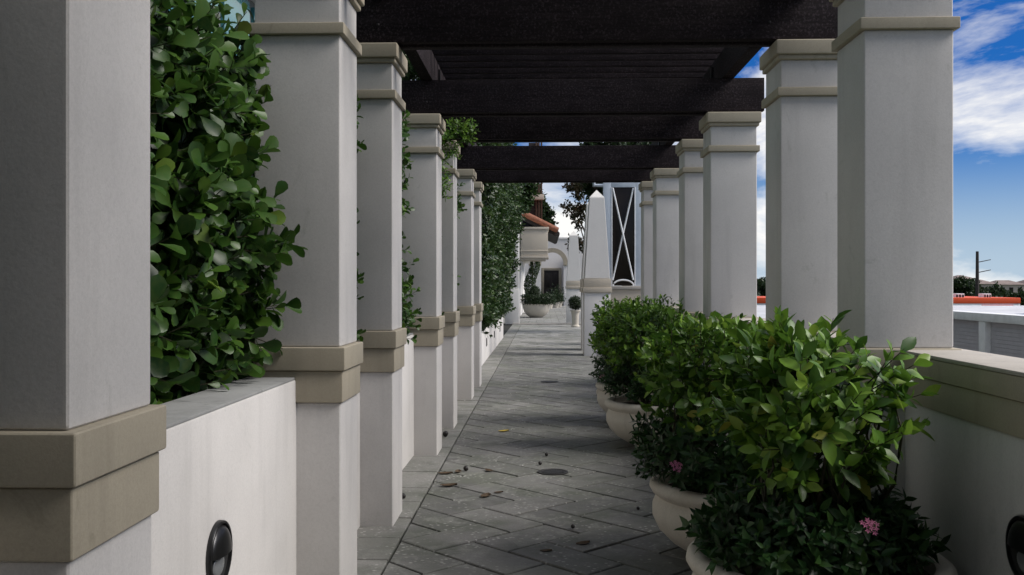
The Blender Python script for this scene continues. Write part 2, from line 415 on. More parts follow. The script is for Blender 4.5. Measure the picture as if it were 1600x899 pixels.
# ------------------------------------------------------------------ layout numbers (metres)
XL, XR, CW = -0.96, 1.48, 0.415            # inner faces of the two rows of columns, column width
YS = [0.37, 1.91, 4.50, 6.07, 8.60, 10.20, 12.75, 14.35]
WX = -1.17                                  # face of the low garden wall
PXI, PXO = 1.652, 1.952                     # parapet coping, inner and outer edge
WT = 1.10                                   # garden wall height

# ------------------------------------------------------------------ ground, terrace, floor
bm = bmesh.new(); box(bm, -600, 900, -200, 1500, -3.6, -3.5)
tag(finish('ground', bm, M['ground']), kind='structure')
bm = bmesh.new(); box(bm, -7, 2.1, -3, 78, -3.5, -0.035)
floor = tag(finish('walkway', bm, M['joint']), kind='structure')
pw = 0.307
def herring(i, j):
    """unit cell (i,j) -> two rectangles in the unrotated lattice (units of pw)"""
    ox, oy = i + 2 * j, i - 2 * j
    return [((ox, oy), (ox + 2, oy + 1)), ((ox, oy + 1), (ox + 1, oy + 3))]
def clip_poly(poly, x, keep_right):
    out = []
    for k in range(len(poly)):
        a, b = poly[k], poly[(k + 1) % len(poly)]
        ia = (a[0] >= x) == keep_right; ib = (b[0] >= x) == keep_right
        if ia: out.append(a)
        if ia != ib:
            t = (x - a[0]) / (b[0] - a[0]); out.append((x, a[1] + t * (b[1] - a[1])))
    return out
FX0, FX1 = -0.858, 1.70
polys = []
c45 = math.sqrt(0.5)
for j in range(-40, 8):
    for i in range(-60, 60):
        for (a, b) in herring(i, j):
            g = 0.017
            pts = [(a[0] + g / pw / 2, a[1] + g / pw / 2), (b[0] - g / pw / 2, a[1] + g / pw / 2), (b[0] - g / pw / 2, b[1] - g / pw / 2), (a[0] + g / pw / 2, b[1] - g / pw / 2)]
            w = [((x + y) * c45 * pw + 0.225, (-x + y) * c45 * pw * 1.0 + 5.52) for x, y in pts]
            cy = sum(p[1] for p in w) / 4; cx = sum(p[0] for p in w) / 4
            if cy < -1.2 or cy > 36.6 or cx < FX0 - .4 or cx > FX1 + .4: continue
            full = all(FX0 <= p[0] <= FX1 for p in w)
            q = w if full else clip_poly(clip_poly(w, FX0, True), FX1, False)
            if len(q) < 3: continue
            ar = 0.5 * abs(sum(q[k][0] * q[(k + 1) % len(q)][1] - q[(k + 1) % len(q)][0] * q[k][1] for k in range(len(q))))
            if ar < 0.002: continue
            polys.append((cy, q, full))
polys.sort(key=lambda t: abs(t[0] - 5.0) if t[0] < 5 else t[0] - 5.0)
polys.sort(key=lambda t: (t[0] < 3.0, t[0]))
def paver_bm(bm, q, top):
    """slightly rounded slab"""
    cx = sum(p[0] for p in q) / len(q); cy = sum(p[1] for p in q) / len(q)
    sh = lambda p, d: (p[0] + (cx - p[0]) * d, p[1] + (cy - p[1]) * d)
    A = [bm.verts.new((*p, -0.05)) for p in q]; B = [bm.verts.new((*p, top - 0.005)) for p in q]
    C = [bm.verts.new((*sh(p, 0.022), top)) for p in q]; n = len(q)
    for a, b in ((A, B), (B, C)):
        for k in range(n): bm.faces.new((a[k], a[(k + 1) % n], b[(k + 1) % n], b[k]))
    bm.faces.new(C)
for cy, q, full in polys[:298]:
    bm = bmesh.new()
    cx = sum(p[0] for p in q) / len(q); yy = sum(p[1] for p in q) / len(q)
    paver_bm(bm, [(p[0] - cx, p[1] - yy) for p in q], 0.0)
    tl = rnd.uniform(-.004, .004); 
    o = finish('paver', bm, M['paver'], floor); o.location = (cx, yy, rnd.uniform(-.002, .002)); o.rotation_euler = (rnd.uniform(-.004, .004), rnd.uniform(-.004, .004), rnd.uniform(-.006, .006))
bm = bmesh.new()
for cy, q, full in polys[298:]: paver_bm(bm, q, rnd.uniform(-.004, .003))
o = finish('paver_field', bm, M['paver_clean_lit'], floor); o['kind'] = 'stuff'
y = -1.0; k = 0
while y < 36.5:
    L = rnd.choice([0.42, 0.46, 0.5, 0.2, 0.62])
    q = [(WX - 0.03, y + .009), (-0.873, y + .009), (-0.873, y + L - .009), (WX - 0.03, y + L - .009)]
    bm = bmesh.new(); paver_bm(bm, [(p[0] + 1.02, p[1] - y) for p in q], 0.0)
    o = finish('border_paver', bm, M['paver_border'], floor); o.location = (-1.02, y, rnd.uniform(-.002, .004)); y += L
# threshold step and the court beyond
bm = bmesh.new(); box(bm, -1.2, 1.7, 36.75, 37.15, -0.03, 0.03, 0.008)
tag(finish('threshold', bm, M['coping'], floor))
cp = 0.62
bm = bmesh.new()
for ix in range(-6, 5):
    for iy in range(0, 52):
        x0 = ix * cp + (cp / 2 if iy % 2 else 0); y0 = 37.2 + iy * cp
        if x0 + cp > 2.05: continue
        paver_bm(bm, [(x0, y0), (x0 + cp - .01, y0), (x0 + cp - .01, y0 + cp - .01), (x0, y0 + cp - .01)], rnd.uniform(-.003, .003))
o = finish('court_paving', bm, M['paver_clean_lit'], floor); o['kind'] = 'stuff'

# ------------------------------------------------------------------ columns
def make_column(x0, y0, label):
    t = empty('column', (x0 + CW / 2, y0 + CW / 2, -0.01), 0, label, 'column', 'square stucco columns of the walkway')
    h = CW / 2
    def ring(name, o, z0, z1, mat, bev=0.008):
        key = (name, o, z0)
        if key not in _colm:
            bm = bmesh.new(); box(bm, -h - o, h + o, -h - o, h + o, z0, z1, bev, 3); ob = finish(name, bm, M[mat], t, smooth=35); _colm[key] = ob.data
        else: link(name, _colm[key], t)
    ring('pedestal', 0.0, 0.0, 0.99, 'stucco', 0.012)
    ring('lower_base_band', 0.013, 0.99, 1.14, 'trim')
    ring('upper_base_band', 0.026, 1.142, 1.252, 'trim')
    ring('shaft', -0.002, 1.252, 2.728, 'stucco', 0.012)
    ring('neck_band', 0.020, 2.728, 2.782, 'trim', 0.006)
    ring('neck', -0.004, 2.782, 2.955, 'stucco', 0.010)
    ring('cap_step', 0.016, 2.955, 2.985, 'trim', 0.010)
    ring('cap', 0.032, 2.985, 3.078, 'trim', 0.012)
    return t
_colm = {}
ordn = ['', 'nearest', 'second', 'third', 'fourth', 'fifth', 'sixth', 'seventh']
for i in range(1, 8):
    make_column(XL - CW, YS[i], {1: 'nearest square white column on the left, cut by the picture edge'}.get(i, f'{ordn[i]} square white column from the camera in the left row, by the hedge'))
make_column(XR, YS[1], 'square white column beside the viewer at the start of the right row')
make_column(XL - CW, YS[0], 'square white column beside the viewer at the start of the left row')
for i in range(2, 8):
    make_column(XR, YS[i], f'{ordn[i - 1]} square white column from the camera in the right row, on the parapet side')

# ------------------------------------------------------------------ garden wall (left) and parapet (right)
t = empty('garden_wall', (WX - 0.12, 7, -0.01), 0, 'low white stucco planter wall running between the left columns', 'wall')
boxo('wall_face', (WX - 0.24, WX, -1.2, 15.0, -0.02, WT - 0.012), M['stucco'], t, 0.008, True)
boxo('wall_top', (WX - 0.237, WX - 0.003, -1.2, 15.0, WT - 0.012, WT), M['walltop'], t, 0.004, True)
t = empty('garden_wall', (WX - 0.12, 21, -0.01), 0, 'lower white planter wall under the tall hedge beyond the left columns', 'wall')
boxo('wall_face', (WX - 0.24, WX, 15.003, 27.6, -0.02, 0.84), M['stucco'], t, 0.008, True)
boxo('wall_top', (WX - 0.237, WX - 0.003, 15.006, 27.597, 0.84, 0.85), M['walltop'], t, 0.003, True)
bm = bmesh.new(); box(bm, -6.8, WX - 0.245, -1.2, 27.6, -0.03, 0.8)
tag(finish('planting_bed', bm, M['soil']), kind='structure')
t = empty('parapet_wall', (1.8, 8, -0.03), 0, 'low white stucco parapet with tan coping on the right side', 'parapet')
boxo('wall_face', (PXI + 0.018, PXO - 0.018, 1.203, 15.6, -0.03, 1.0), M['stucco'], t, 0.006, True)
boxo('lower_band', (PXI + 0.010, PXO - 0.010, 1.203, 15.6, 1.0, 1.128), M['trim'], t, 0.006, True)
boxo('upper_band', (PXI, PXO, 1.203, 15.6, 1.130, 1.218), M['trim'], t, 0.006, True)
boxo('coping', (PXI - 0.004, PXO + 0.01, 1.203, 15.6, 1.219, 1.236), M['coping'], t, 0.005, True)

# round recessed wall lights
def wall_light(x, y, z, sgn, r, label):
    t = empty('wall_light', (x, y, z), 0, label, 'wall light', 'round recessed wall lights')
    def ring(name, mat, prof, seg=40):
        bm = bmesh.new(); lathe(bm, prof, seg=seg, cap=False)
        bmesh.ops.transform(bm, matrix=Matrix.Rotation(math.pi / 2 * sgn, 4, 'Y'), verts=bm.verts)
        return finish(name, bm, M[mat], t, smooth=40)
    ring('bezel', 'dark_metal', [(r, 0.0), (r * 1.0, 0.012), (r * 0.97, 0.018), (r * 0.90, 0.018), (r * 0.88, 0.004)])
    ring('bowl', 'void', [(r * 0.885, 0.006), (r * 0.80, 0.0045), (r * 0.6, 0.0035), (0.001, 0.003)])
    bm = bmesh.new()     # hood: half dome over the upper half
    n = 14
    for a in range(n):
        for b in range(6):
            def pt(i, j):
                th = math.pi * i / n; ph = math.pi / 2 * j / 6
                rr = r * 0.87
                return (sgn * (0.006 + 0.034 * math.sin(ph) * math.sin(th)), rr * math.cos(th) , rr * math.sin(th) * math.cos(ph))
            vs = [bm.verts.new(pt(a, b)), bm.verts.new(pt(a + 1, b)), bm.verts.new(pt(a + 1, b + 1)), bm.verts.new(pt(a, b + 1))]
            bm.faces.new(vs)
    bmesh.ops.remove_doubles(bm, verts=bm.verts, dist=0.0005)
    finish('hood', bm, M['dark_metal'], t, smooth=60)
    bm = bmesh.new(); r0 = bmesh.ops.create_uvsphere(bm, u_segments=20, v_segments=10, radius=1)
    bmesh.ops.transform(bm, matrix=Matrix.Translation((sgn * 0.004, 0, -r * 0.35)) @ Matrix.Diagonal((0.012, r * 0.5, r * 0.36, 1)), verts=bm.verts)
    finish('lens', bm, M['lamp_glass'], t, smooth=60)
    return t
wall_light(WX + 0.001, 3.40, 0.575, 1, 0.118, 'round dark metal recessed light in the near left wall')
wall_light(PXI + 0.017, 3.38, 0.62, -1, 0.118, 'round dark metal recessed light in the right parapet, at the picture edge')
for k, y in enumerate((19.5, 22.5, 25.4)):
    t = empty('slot_light', (WX + 0.002, y, 0.36), 0, ['nearest of three narrow dark slot lights in the far planter wall', 'middle of three narrow dark slot lights in the far planter wall', 'farthest of three narrow dark slot lights in the far planter wall'][k], 'wall light', 'slot lights in the far planter wall')
    boxo('frame', (0, 0.008, -0.085, 0.085, -0.085, 0.085), M['dark_metal'], t, 0.002)
    boxo('lens', (0.0081, 0.012, -0.07, 0.07, -0.07, 0.07), M['void'], t, 0.001)

# ------------------------------------------------------------------ pergola roofs
def pergola(ya, yb, slat_to, label):
    t = empty('pergola_roof', ((XL + XR) / 2, (ya + yb) / 2, 3.068), 0, label, 'pergola', 'dark timber pergola roofs over the walkway')
    z0 = 3.069; xa, xb = XL - CW - 0.07, XR + CW + 0.07
    for yc in (ya, yb):
        b = boxo('cross_beam', (xa, xb, yc + 0.03, yc + 0.105, z0 + 0.016, z0 + 0.312), M['timber'], t, 0.006, True)
        c = boxo('beam_ply', (xa + .01, xb - .01, yc + 0.108, yc + 0.185, z0, z0 + 0.300), M['timber'], b, 0.006, True)
        for xx in (XL - 0.1, XR - 0.18, XR - 0.06):
            bm = bmesh.new(); lathe(bm, [(0.010, 0), (0.010, 0.004), (0.006, 0.007)], seg=8)
            bmesh.ops.transform(bm, matrix=Matrix.Translation((xx, yc + 0.031, z0 + 0.11 + 0.02 * rnd.random())) @ Matrix.Rotation(math.pi / 2, 4, 'X'), verts=bm.verts)
            finish('bolt', bm, M['bolt'], b, world_space=True)
    zb = z0 + 0.313
    for x0, x1 in ((XL - 0.15, XL - 0.045), (XR + 0.115, XR + 0.22)):
        r = boxo('rafter', (x0, x1, ya - 1.06, yb + CW + 1.05, zb, zb + 0.25), M['timber'], t, 0.006, True)
        for yy in (ya + 0.5, yb - 0.2):
            xin = x1 + 0.0005 if x0 < 0 else x0 - 0.0185
            boxo('hanger_plate', (xin, xin + 0.018, yy, yy + 0.07, zb + 0.03, zb + 0.2), M['bolt'], r, 0.003, True)
    y = ya - 0.12
    while y < slat_to:
        boxo('slat', (XL - 0.148, XR + 0.218, y, y + 0.045, zb + 0.251, zb + 0.251 + 0.11), M['timber'], t, 0.005, True); y += 0.26
    return t
pergola(YS[2], YS[3], YS[3] + 0.5, 'nearest dark timber pergola roof, its beam across the top of the picture')
pergola(YS[4], YS[5], YS[5] + 0.5, 'middle dark timber pergola roof with slats seen behind the front beam')
pergola(YS[6], YS[7], YS[6] + 0.55, 'farthest dark timber pergola roof, framing the obelisk and court')
t = pergola(YS[0], YS[1], YS[1] + 0.45, 'dark timber pergola roof overhead, just behind the view')

# ------------------------------------------------------------------ hedges left
def no_columns(p):
    m = np.zeros(len(p), bool)
    for y0 in YS:
        m |= (p[:, 0] > XL - CW - 0.02) & (p[:, 0] < XL + 0.01) & (p[:, 1] > y0 - 0.03) & (p[:, 1] < y0 + CW + 0.03)
    m |= (p[:, 0] > WX - 0.25) & (p[:, 0] < WX + 0.01) & (p[:, 2] < WT + 0.005) & (p[:, 1] < 15)
    m |= (p[:, 0] > WX - 0.25) & (p[:, 0] < WX + 0.01) & (p[:, 2] < 0.855)
    return m
def hedge(y0, y1, x_face, x_back, z0, ztop, n, label, leaf=0.085, kind='paddle', matkey='clusia', singles=0, bulge=0.16, hi=True, nodes=4, group='clipped hedge plants along the left wall', seed=0, wid=1.0, fn=None, stemmed=True):
    t = empty('hedge', ((x_face + x_back) / 2, (y0 + y1) / 2, 0.79), 0, label, 'hedge', group)
    B = []; D = []
    r = random.Random(100 + seed)
    while len(B) < n:
        y = r.uniform(y0, y1); z = r.uniform(z0, ztop + 0.1)
        zt = ztop + 0.16 * fbm((y * 1.0, seed, 3), 1.3)
        if z > zt: continue
        xf = x_face + bulge * fbm((y, z, seed), 1.5) + (fn(y, z) if fn else 0)
        dep = min(r.expovariate(1 / 0.16), xf - x_back)
        if zt - z < 0.22 and r.random() < 0.5: dep = r.uniform(0, xf - x_back)
        x = xf - dep
        up = 0.35 + (0.9 if zt - z < 0.2 else 0) 
        B.append((x, y, z)); D.append((0.9 + r.gauss(0, .45), -0.25 + r.gauss(0, .55), up + r.gauss(0, .45)))
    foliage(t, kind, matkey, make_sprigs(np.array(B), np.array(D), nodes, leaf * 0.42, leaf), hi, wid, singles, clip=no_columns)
    bm = bmesh.new()
    y = y0 + 0.12
    while y < y1:
        x = (x_face + x_back) / 2 + r.uniform(-.1, .1) - 0.15
        pts = [(x, y, 0.78)]; 
        for k in range(1, 6): pts.append((x + r.uniform(-.06, .1) * k * .5, y + r.uniform(-.05, .05) * k * .6, 0.78 + (ztop - 0.9) * k / 5))
        tube(bm, pts, [0.02 - 0.0028 * k for k in range(6)]); y += r.uniform(.18, .32)
    if stemmed: finish('stems', bm, M['stem'], t, world_space=True, smooth=60)['kind'] = 'stuff'
    return t
hedge(1.6, 4.62, -1.49, -2.25, 1.08, 2.58, 1450, 'broad leafy green hedge between the two nearest left columns', 0.128, singles=300, seed=1, bulge=0.12, wid=1.1,
      fn=lambda y, z: 0.17 * math.exp(-((z - 1.62) / 0.40) ** 2) * min(1, max(0, (y - 2.4) / 1.2)))
hedge(4.62, 6.2, -1.32, -2.15, 1.02, 2.75, 900, 'green hedge sprigs between the second and third left columns', 0.09, singles=60, seed=2)
hedge(6.2, 8.75, -1.30, -2.15, 1.02, 2.85, 1300, 'green hedge sprigs between the third and fourth left columns', 0.09, singles=60, seed=3)
hedge(8.75, 10.4, -1.28, -2.15, 1.02, 3.0, 800, 'green hedge sprigs between the fourth and fifth left columns', 0.09, singles=40, seed=4)
hedge(10.4, 14.9, -1.30, -2.15, 1.02, 2.9, 1300, 'green hedge behind the three farthest left columns', 0.09, seed=5, hi=False)
hedge(15.0, 27.4, -1.26, -2.6, 0.8, 4.6, 9500, 'tall dense green hedge on the wall beyond the left columns', 0.12, 'oval', 'far_hedge', seed=6, hi=False, bulge=0.30, wid=1.15,
      fn=lambda y, z: 0.12 + 0.22 * max(0, (z - 1.9)) * min(1, max(0.2, (y - 16) / 9)))
# overhanging branch by the fourth column
t = empty('hedge_branch', (-1.15, 9.35, 1.0), 0, 'bushy green branch leaning out below the beam beside the fourth left column', 'branch')
B = []; D = []
ctrl = [((-1.16, 9.5, 2.72), .20), ((-1.0, 9.55, 2.95), .18), ((-0.82, 9.6, 3.06), .10), ((-1.1, 9.5, 2.5), .14)]
for c, rr in ctrl:
    for k in range(55):
        v = unit(nr.normal(size=(1, 3)))[0] * rr * rnd.random() ** .5
        B.append((c[0] + v[0], c[1] + v[1], c[2] + v[2])); D.append((v[0] / rr + .5, v[1] / rr - .3, v[2] / rr + .4))
foliage(t, 'oval', 'privet', make_sprigs(np.array(B), np.array(D), 4, 0.022, 0.055), True, 1.0, 0, clip=no_columns)
bm = bmesh.new(); tube(bm, [(-1.5, 9.5, 0.99), (-1.4, 9.5, 1.9), (-1.25, 9.5, 2.5), (-1.0, 9.55, 2.95), (-.8, 9.6, 3.07)], [.016, .014, .011, .008, .004])
finish('stem', bm, M['stem'], t, world_space=True, smooth=60)

# ------------------------------------------------------------------ planters on the right
PROF = [(0.22, 0.0), (0.245, 0.012), (0.24, 0.025), (0.32, 0.05), (0.41, 0.105), (0.475, 0.17), (0.508, 0.24), (0.508, 0.30), (0.485, 0.355),
        (0.490, 0.362), (0.510, 0.375), (0.525, 0.40), (0.52, 0.425), (0.50, 0.44), (0.465, 0.442), (0.445, 0.43), (0.44, 0.36)]
_pot = {}
def planter(x, y, label, rz):
    t = empty('planter', (x, y, 0.001), rz, label, 'planter', 'round cast stone planters in a row by the parapet')
    if not _pot:
        bm = bmesh.new(); lathe(bm, PROF[:9], seg=64); _pot['b'] = finish('bowl', bm, M['pot'], t, smooth=50).data
        bm = bmesh.new(); lathe(bm, PROF[8:], seg=64, cap=False); _pot['r'] = finish('rim', bm, M['pot'], t, smooth=50).data
        bm = bmesh.new(); lathe(bm, [(0.44, 0.34), (0.44, 0.375), (0.2, 0.39), (0.01, 0.395)], seg=32); _pot['s'] = finish('soil', bm, M['soil'], t, smooth=50).data
        for dx in (-.07, 0, .07):      # scroll handle of three rolls
            bm = bmesh.new(); bmesh.ops.create_uvsphere(bm, u_segments=16, v_segments=10, radius=1)
            a = dx / 0.47
            bmesh.ops.transform(bm, matrix=Matrix.Rotation(a, 4, 'Z') @ Matrix.Translation((0, -0.512, 0.308)) @ Matrix.Diagonal((0.033, 0.04, 0.052, 1)), verts=bm.verts)
            o = finish('scroll', bm, M['pot'], t, smooth=60); _pot.setdefault('h', []).append(o.data)
    else:
        link('bowl', _pot['b'], t); link('rim', _pot['r'], t); link('soil', _pot['s'], t)
        for me in _pot['h']: link('scroll', me, t)
    for me in _pot['h']:
        o = link('scroll', me, t); o.rotation_euler = (0, 0, math.pi)
    return t
def no_wall(p):
    m = (p[:, 0] > PXI - 0.01) & (p[:, 2] < 1.24)
    for y0 in YS: m |= (p[:, 0] > XR - 0.03) & (p[:, 1] > y0 - .03) & (p[:, 1] < y0 + CW + .03)
    return m
def shrub(x, y, z0, ztop, rx, ry, n, label, leaf, singles, seed, gap=0.9):
    t = empty('potted_shrub', (x, y, 0.385), 0, label, 'shrub', 'light green shrubs in the planters')
    r = random.Random(200 + seed); B = []; D = []
    while len(B) < n:
        u, v, w = r.uniform(-1, 1), r.uniform(-1, 1), r.uniform(-1, 1)
        s = (abs(u) ** 3 + abs(v) ** 3 + abs(w) ** 3) ** (1 / 3)
        bump_ = 0.90 + 0.26 * fbm((u + seed, v, w), 1.6)
        if s > bump_ or (s < 0.55 and r.random() < 0.75): continue
        if w < -0.2 and fbm((u * 1.2 + seed * 3, v * 1.2, w), 1.4) > 0.12: continue
        B.append((x + u * rx, y + v * ry, (z0 + ztop) / 2 + w * (ztop - z0) / 2))
        D.append((u * .8 + r.gauss(0, .35), v * .8 + r.gauss(0, .35), .55 + max(w, -.3) * .8 + r.gauss(0, .3)))
    for k in range(5):      # stray shoots above the trimmed top
        sx_, sy_ = x + r.uniform(-1, 1) * rx, y + r.uniform(-1, 1) * ry
        for q in range(2): B.append((sx_ + r.gauss(0, .012), sy_ + r.gauss(0, .012), ztop - .05 + q * .055)); D.append((r.gauss(0, .25), r.gauss(0, .25), 1))
    foliage(t, 'oval', 'privet', make_sprigs(np.array(B), np.array(D), 4, leaf * .36, leaf, (68, 28)), True, 1.08, singles, clip=no_wall, stem_r=0.0025)
    bm = bmesh.new()
    for k in range(13):
        a = r.uniform(0, 6.28); rr = r.uniform(.02, .12)
        p = Vector((x + rr * math.cos(a), y + rr * math.sin(a), 0.38)); pts = [p.copy()]; d = Vector((math.cos(a) * .32 + r.gauss(0, .13), math.sin(a) * .32 + r.gauss(0, .13), 1.0))
        L = r.uniform(.5, .75)
        for s in range(1, 6):
            p = p + d.normalized() * L / 5 + Vector((r.gauss(0, .018), r.gauss(0, .018), 0)); p.x = min(max(p.x, x - .24), x + .24); pts.append(p.copy())
        tube(bm, pts, [.011, .010, .0085, .007, .0055, .003], 5)
        for q in (2, 3, 4):
            e = pts[q] + Vector((r.uniform(-.12, .12), r.uniform(-.12, .12), r.uniform(.08, .18))); e.x = min(max(e.x, x - .24), x + .24); tube(bm, [pts[q], (pts[q] + e) / 2 + Vector((r.gauss(0, .02), r.gauss(0, .02), 0)), e], [.006, .005, .002], 4)
    finish('branches', bm, M['stem'], t, world_space=True, smooth=60)['kind'] = 'stuff'
    return t
def pentas(x, y, n, label, leaf, singles, seed, flowers, R0=0.60, dome=0.25):
    t = empty('flowering_plant', (x, y, 0.392), 0, label, 'plant', 'dark leafy flowering plants edging the planters')
    r = random.Random(300 + seed); B = []; D = []
    while len(B) < n:
        a = r.uniform(0, 2 * math.pi); f = r.random() ** .5; z = r.random()
        rad = R0 * (1 + .12 * fbm((math.cos(a) * 2 + seed, math.sin(a) * 2, z), 1.3))
        rr = rad * (0.35 + .65 * f); zz = .475 + z * .33 * (1 - dome * (rr / rad) ** 2)
        B.append((x + rr * math.cos(a), y + rr * math.sin(a), zz))
        D.append((math.cos(a) * .8 + r.gauss(0, .35), math.sin(a) * .8 + r.gauss(0, .35), .45 + r.gauss(0, .3)))
    foliage(t, 'lance', 'pentas', make_sprigs(np.array(B), np.array(D), 4, leaf * .32, leaf, (80, 40), droop=.05), True, 1.25, singles, clip=no_wall, stem_r=.002)
    for (px, py) in flowers:
        dd = (P(px, py, 1) - EYE); best = None
        # first hit of the view ray with the plant's outer cylinder/dome, found by stepping from the near side
        for s in np.arange(max(1.5, y - 1.2), y + 0.4, 0.01):
            p = EYE + dd * s
            e = ((p.x - x) / (R0 * 1.04)) ** 2 + ((p.y - y) / (R0 * 1.04)) ** 2 + ((p.z - .5) / .34) ** 4
            if e < 1: best = p; break
        if best is None: continue
        bm = bmesh.new()
        for q in range(11):
            a = 2.4 * q; rr = .0055 * q ** .5 * 1.15
            c = Vector((rr * math.cos(a), rr * math.sin(a), .012 - rr * rr * 14))
            for w in range(5):
                b = w * 1.2566 + q
                vs = [c, c + Vector((.004 * math.cos(b - .5), .004 * math.sin(b - .5), .002)), c + Vector((.0085 * math.cos(b), .0085 * math.sin(b), .0015)), c + Vector((.004 * math.cos(b + .5), .004 * math.sin(b + .5), .002))]
                bm.faces.new([bm.verts.new(v) for v in vs])
        o = finish('flower', bm, M['pink'], t); best = best - dd.normalized() * .06; o.location = best - t.location; o.scale = (1.5, 1.5, 1.5)
        o.rotation_euler = (r.uniform(.3, .9), r.uniform(-.4, .2), 0); 
    return t
PL = [(1.11, 3.95, 'nearest'), (1.12, 5.42, 'second'), (1.10, 9.15, 'third'), (1.10, 10.75, 'farthest')]
planter(*PL[0][:2], 'round cast stone planter nearest the camera, mostly below the picture edge', -0.35)
planter(*PL[1][:2], 'round cast stone planter with scroll handle, second from the camera', -0.02)
planter(*PL[2][:2], 'round cast stone planter third from the camera by the parapet', 0.5)
planter(*PL[3][:2], 'round cast stone planter farthest along the parapet row', 1.0)
shrub(1.12, 3.95, 0.70, 1.24, .26, .32, 185, 'bright green broad-leaved shrub in the nearest planter', .115, 300, 1)
shrub(0.95, 5.42, 0.70, 1.24, .36, .38, 300, 'yellow-green shrub in the second planter with the scroll handle', .088, 260, 2)
shrub(0.96, 9.15, 0.72, 1.28, .43, .44, 520, 'box-trimmed green shrub in the third planter', .07, 60, 3)
shrub(0.98, 10.75, 0.72, 1.30, .43, .44, 450, 'green shrub in the farthest planter of the row', .07, 0, 4)
pentas(1.09, 3.95, 400, 'dark leafy plant with a small pink flower spilling over the nearest planter', .085, 280, 1, [(1358, 825)], .40, .97)
pentas(1.02, 5.42, 400, 'dark leafy plant with one bright pink bloom over the second planter', .075, 200, 2, [(1056, 730)], .46)
pentas(1.06, 9.15, 420, 'dark leafy plant spilling over the third planter', .065, 30, 3, [], .47)
pentas(1.06, 10.75, 400, 'dark leafy plant spilling over the farthest planter', .065, 0, 4, [(942, 590)], .47)

# ------------------------------------------------------------------ drains, fallen leaves, berries
def drain(px, py, r, label):
    Y = 1.54 * F / (py - HZ); p = P(px, py, Y)
    t = empty('floor_drain', (p.x, p.y, 0.0), 0, label, 'drain', 'round floor drains')
    bm = bmesh.new(); lathe(bm, [(r, 0.0), (r, .007), (r * .86, .008), (r * .84, .004)], seg=36, cap=False); finish('ring', bm, M['iron'], t, smooth=40)
    bm = bmesh.new(); lathe(bm, [(r * .85, .0042), (r * .8, .0058), (.005, .0062)], seg=36); finish('grate', bm, M['iron'], t, smooth=40)
    for k in range(-4, 5):
        h = math.sqrt(max(0, .72 ** 2 - (k * .16) ** 2)) * r
        boxo('grate_bar', (k * .16 * r - .006, k * .16 * r + .006, -h, h, .0063, .009), M['iron'], t, 0)
drain(864, 738, .125, 'round iron floor drain in the paving, nearer one')
drain(859, 597, .14, 'round iron floor drain in the paving, farther one')
def curled_leaf(name, px, py, s, rz, mat, label):
    Y = 1.54 * F / (py - HZ); p = P(px, py, Y)
    bm = bmesh.new(); st = [(-.5, .02), (-.3, .2), (0, .28), (.3, .2), (.5, .01)]; rows = []
    for x, w in st:
        rows.append([bm.verts.new((x * s * 1.2, yy * w * s * 1.3, s * (.01 + .09 * yy * yy * (1 + x) + .35 * x * x * (.3 if x > 0 else .7)))) for yy in (-1, -.5, 0, .5, 1)])
    for a, b in zip(rows, rows[1:]):
        for i in range(4): bm.faces.new((a[i], a[i + 1], b[i + 1], b[i]))
    o = finish(name, bm, M[mat], smooth=60); o.location = (p.x, p.y, .003); o.rotation_euler = (0, 0, rz)
    return tag(o, label, 'leaf', 'dry leaves fallen on the paving')
for a in [(701, 761, .11, .2, 'curled brown leaf on the paving near the left border joint'), (759, 777, .10, 1.2, 'brown leaf with raised edge on the paving left of the round drain'),
          (764, 737, .08, 2.3, 'small dark leaf on paving just left of the round drain'), (696, 742, .10, .1, 'dark curled leaf at the left border joint by the fourth column'),
          (716, 739, .08, 1.6, 'dark broken leaf beside the leaf at the left border joint'), (911, 850, .08, .5, 'brown leaf on the dark paving in the foreground left of the second planter'),
          (779, 771, .06, .3, 'tiny dark leaf right of the raised brown leaf'), (853, 862, .06, .1, 'small flat dark leaf on the nearest paving')]:
    curled_leaf('fallen_leaf', *a[:4], 'dry_leaf', a[4])
curled_leaf('fallen_leaf', 787, 675, .10, .4, 'yellow_leaf', 'yellow and brown leaf lying in mid walkway')
def berry(px, py, r, label):
    Y = 1.54 * F / (py - HZ); p = P(px, py, Y); bm = bmesh.new(); bmesh.ops.create_icosphere(bm, subdivisions=2, radius=r)
    for v in bm.verts: v.co *= 1 + .18 * fbm(v.co, 60)
    bm.verts.ensure_lookup_table(); zmin = min(v.co.z for v in bm.verts)
    o = finish('fallen_seed', bm, M['berry'], smooth=60); o.location = (p.x, p.y, .002 - zmin); return tag(o, label, 'seed', 'dark round seeds on the paving')
for a in [(895, 826, .014, 'dark round seed on paving in the foreground left of the planter'), (997, 796, .012, 'dark round seed on paving close to the second planter bowl'),
          (844, 727, .017, 'dark round seed lying just before the round drain, left of it'), (854, 713, .017, 'dark round seed lying beyond the round drain'),
          (728, 737, .022, 'dark round seed among leaves at the left border joint'), (630, 781, .02, 'dark round seed at the foot of the third left column'),
          (696, 684, .03, 'dark round seed at the foot of the fourth left column')]: berry(*a)

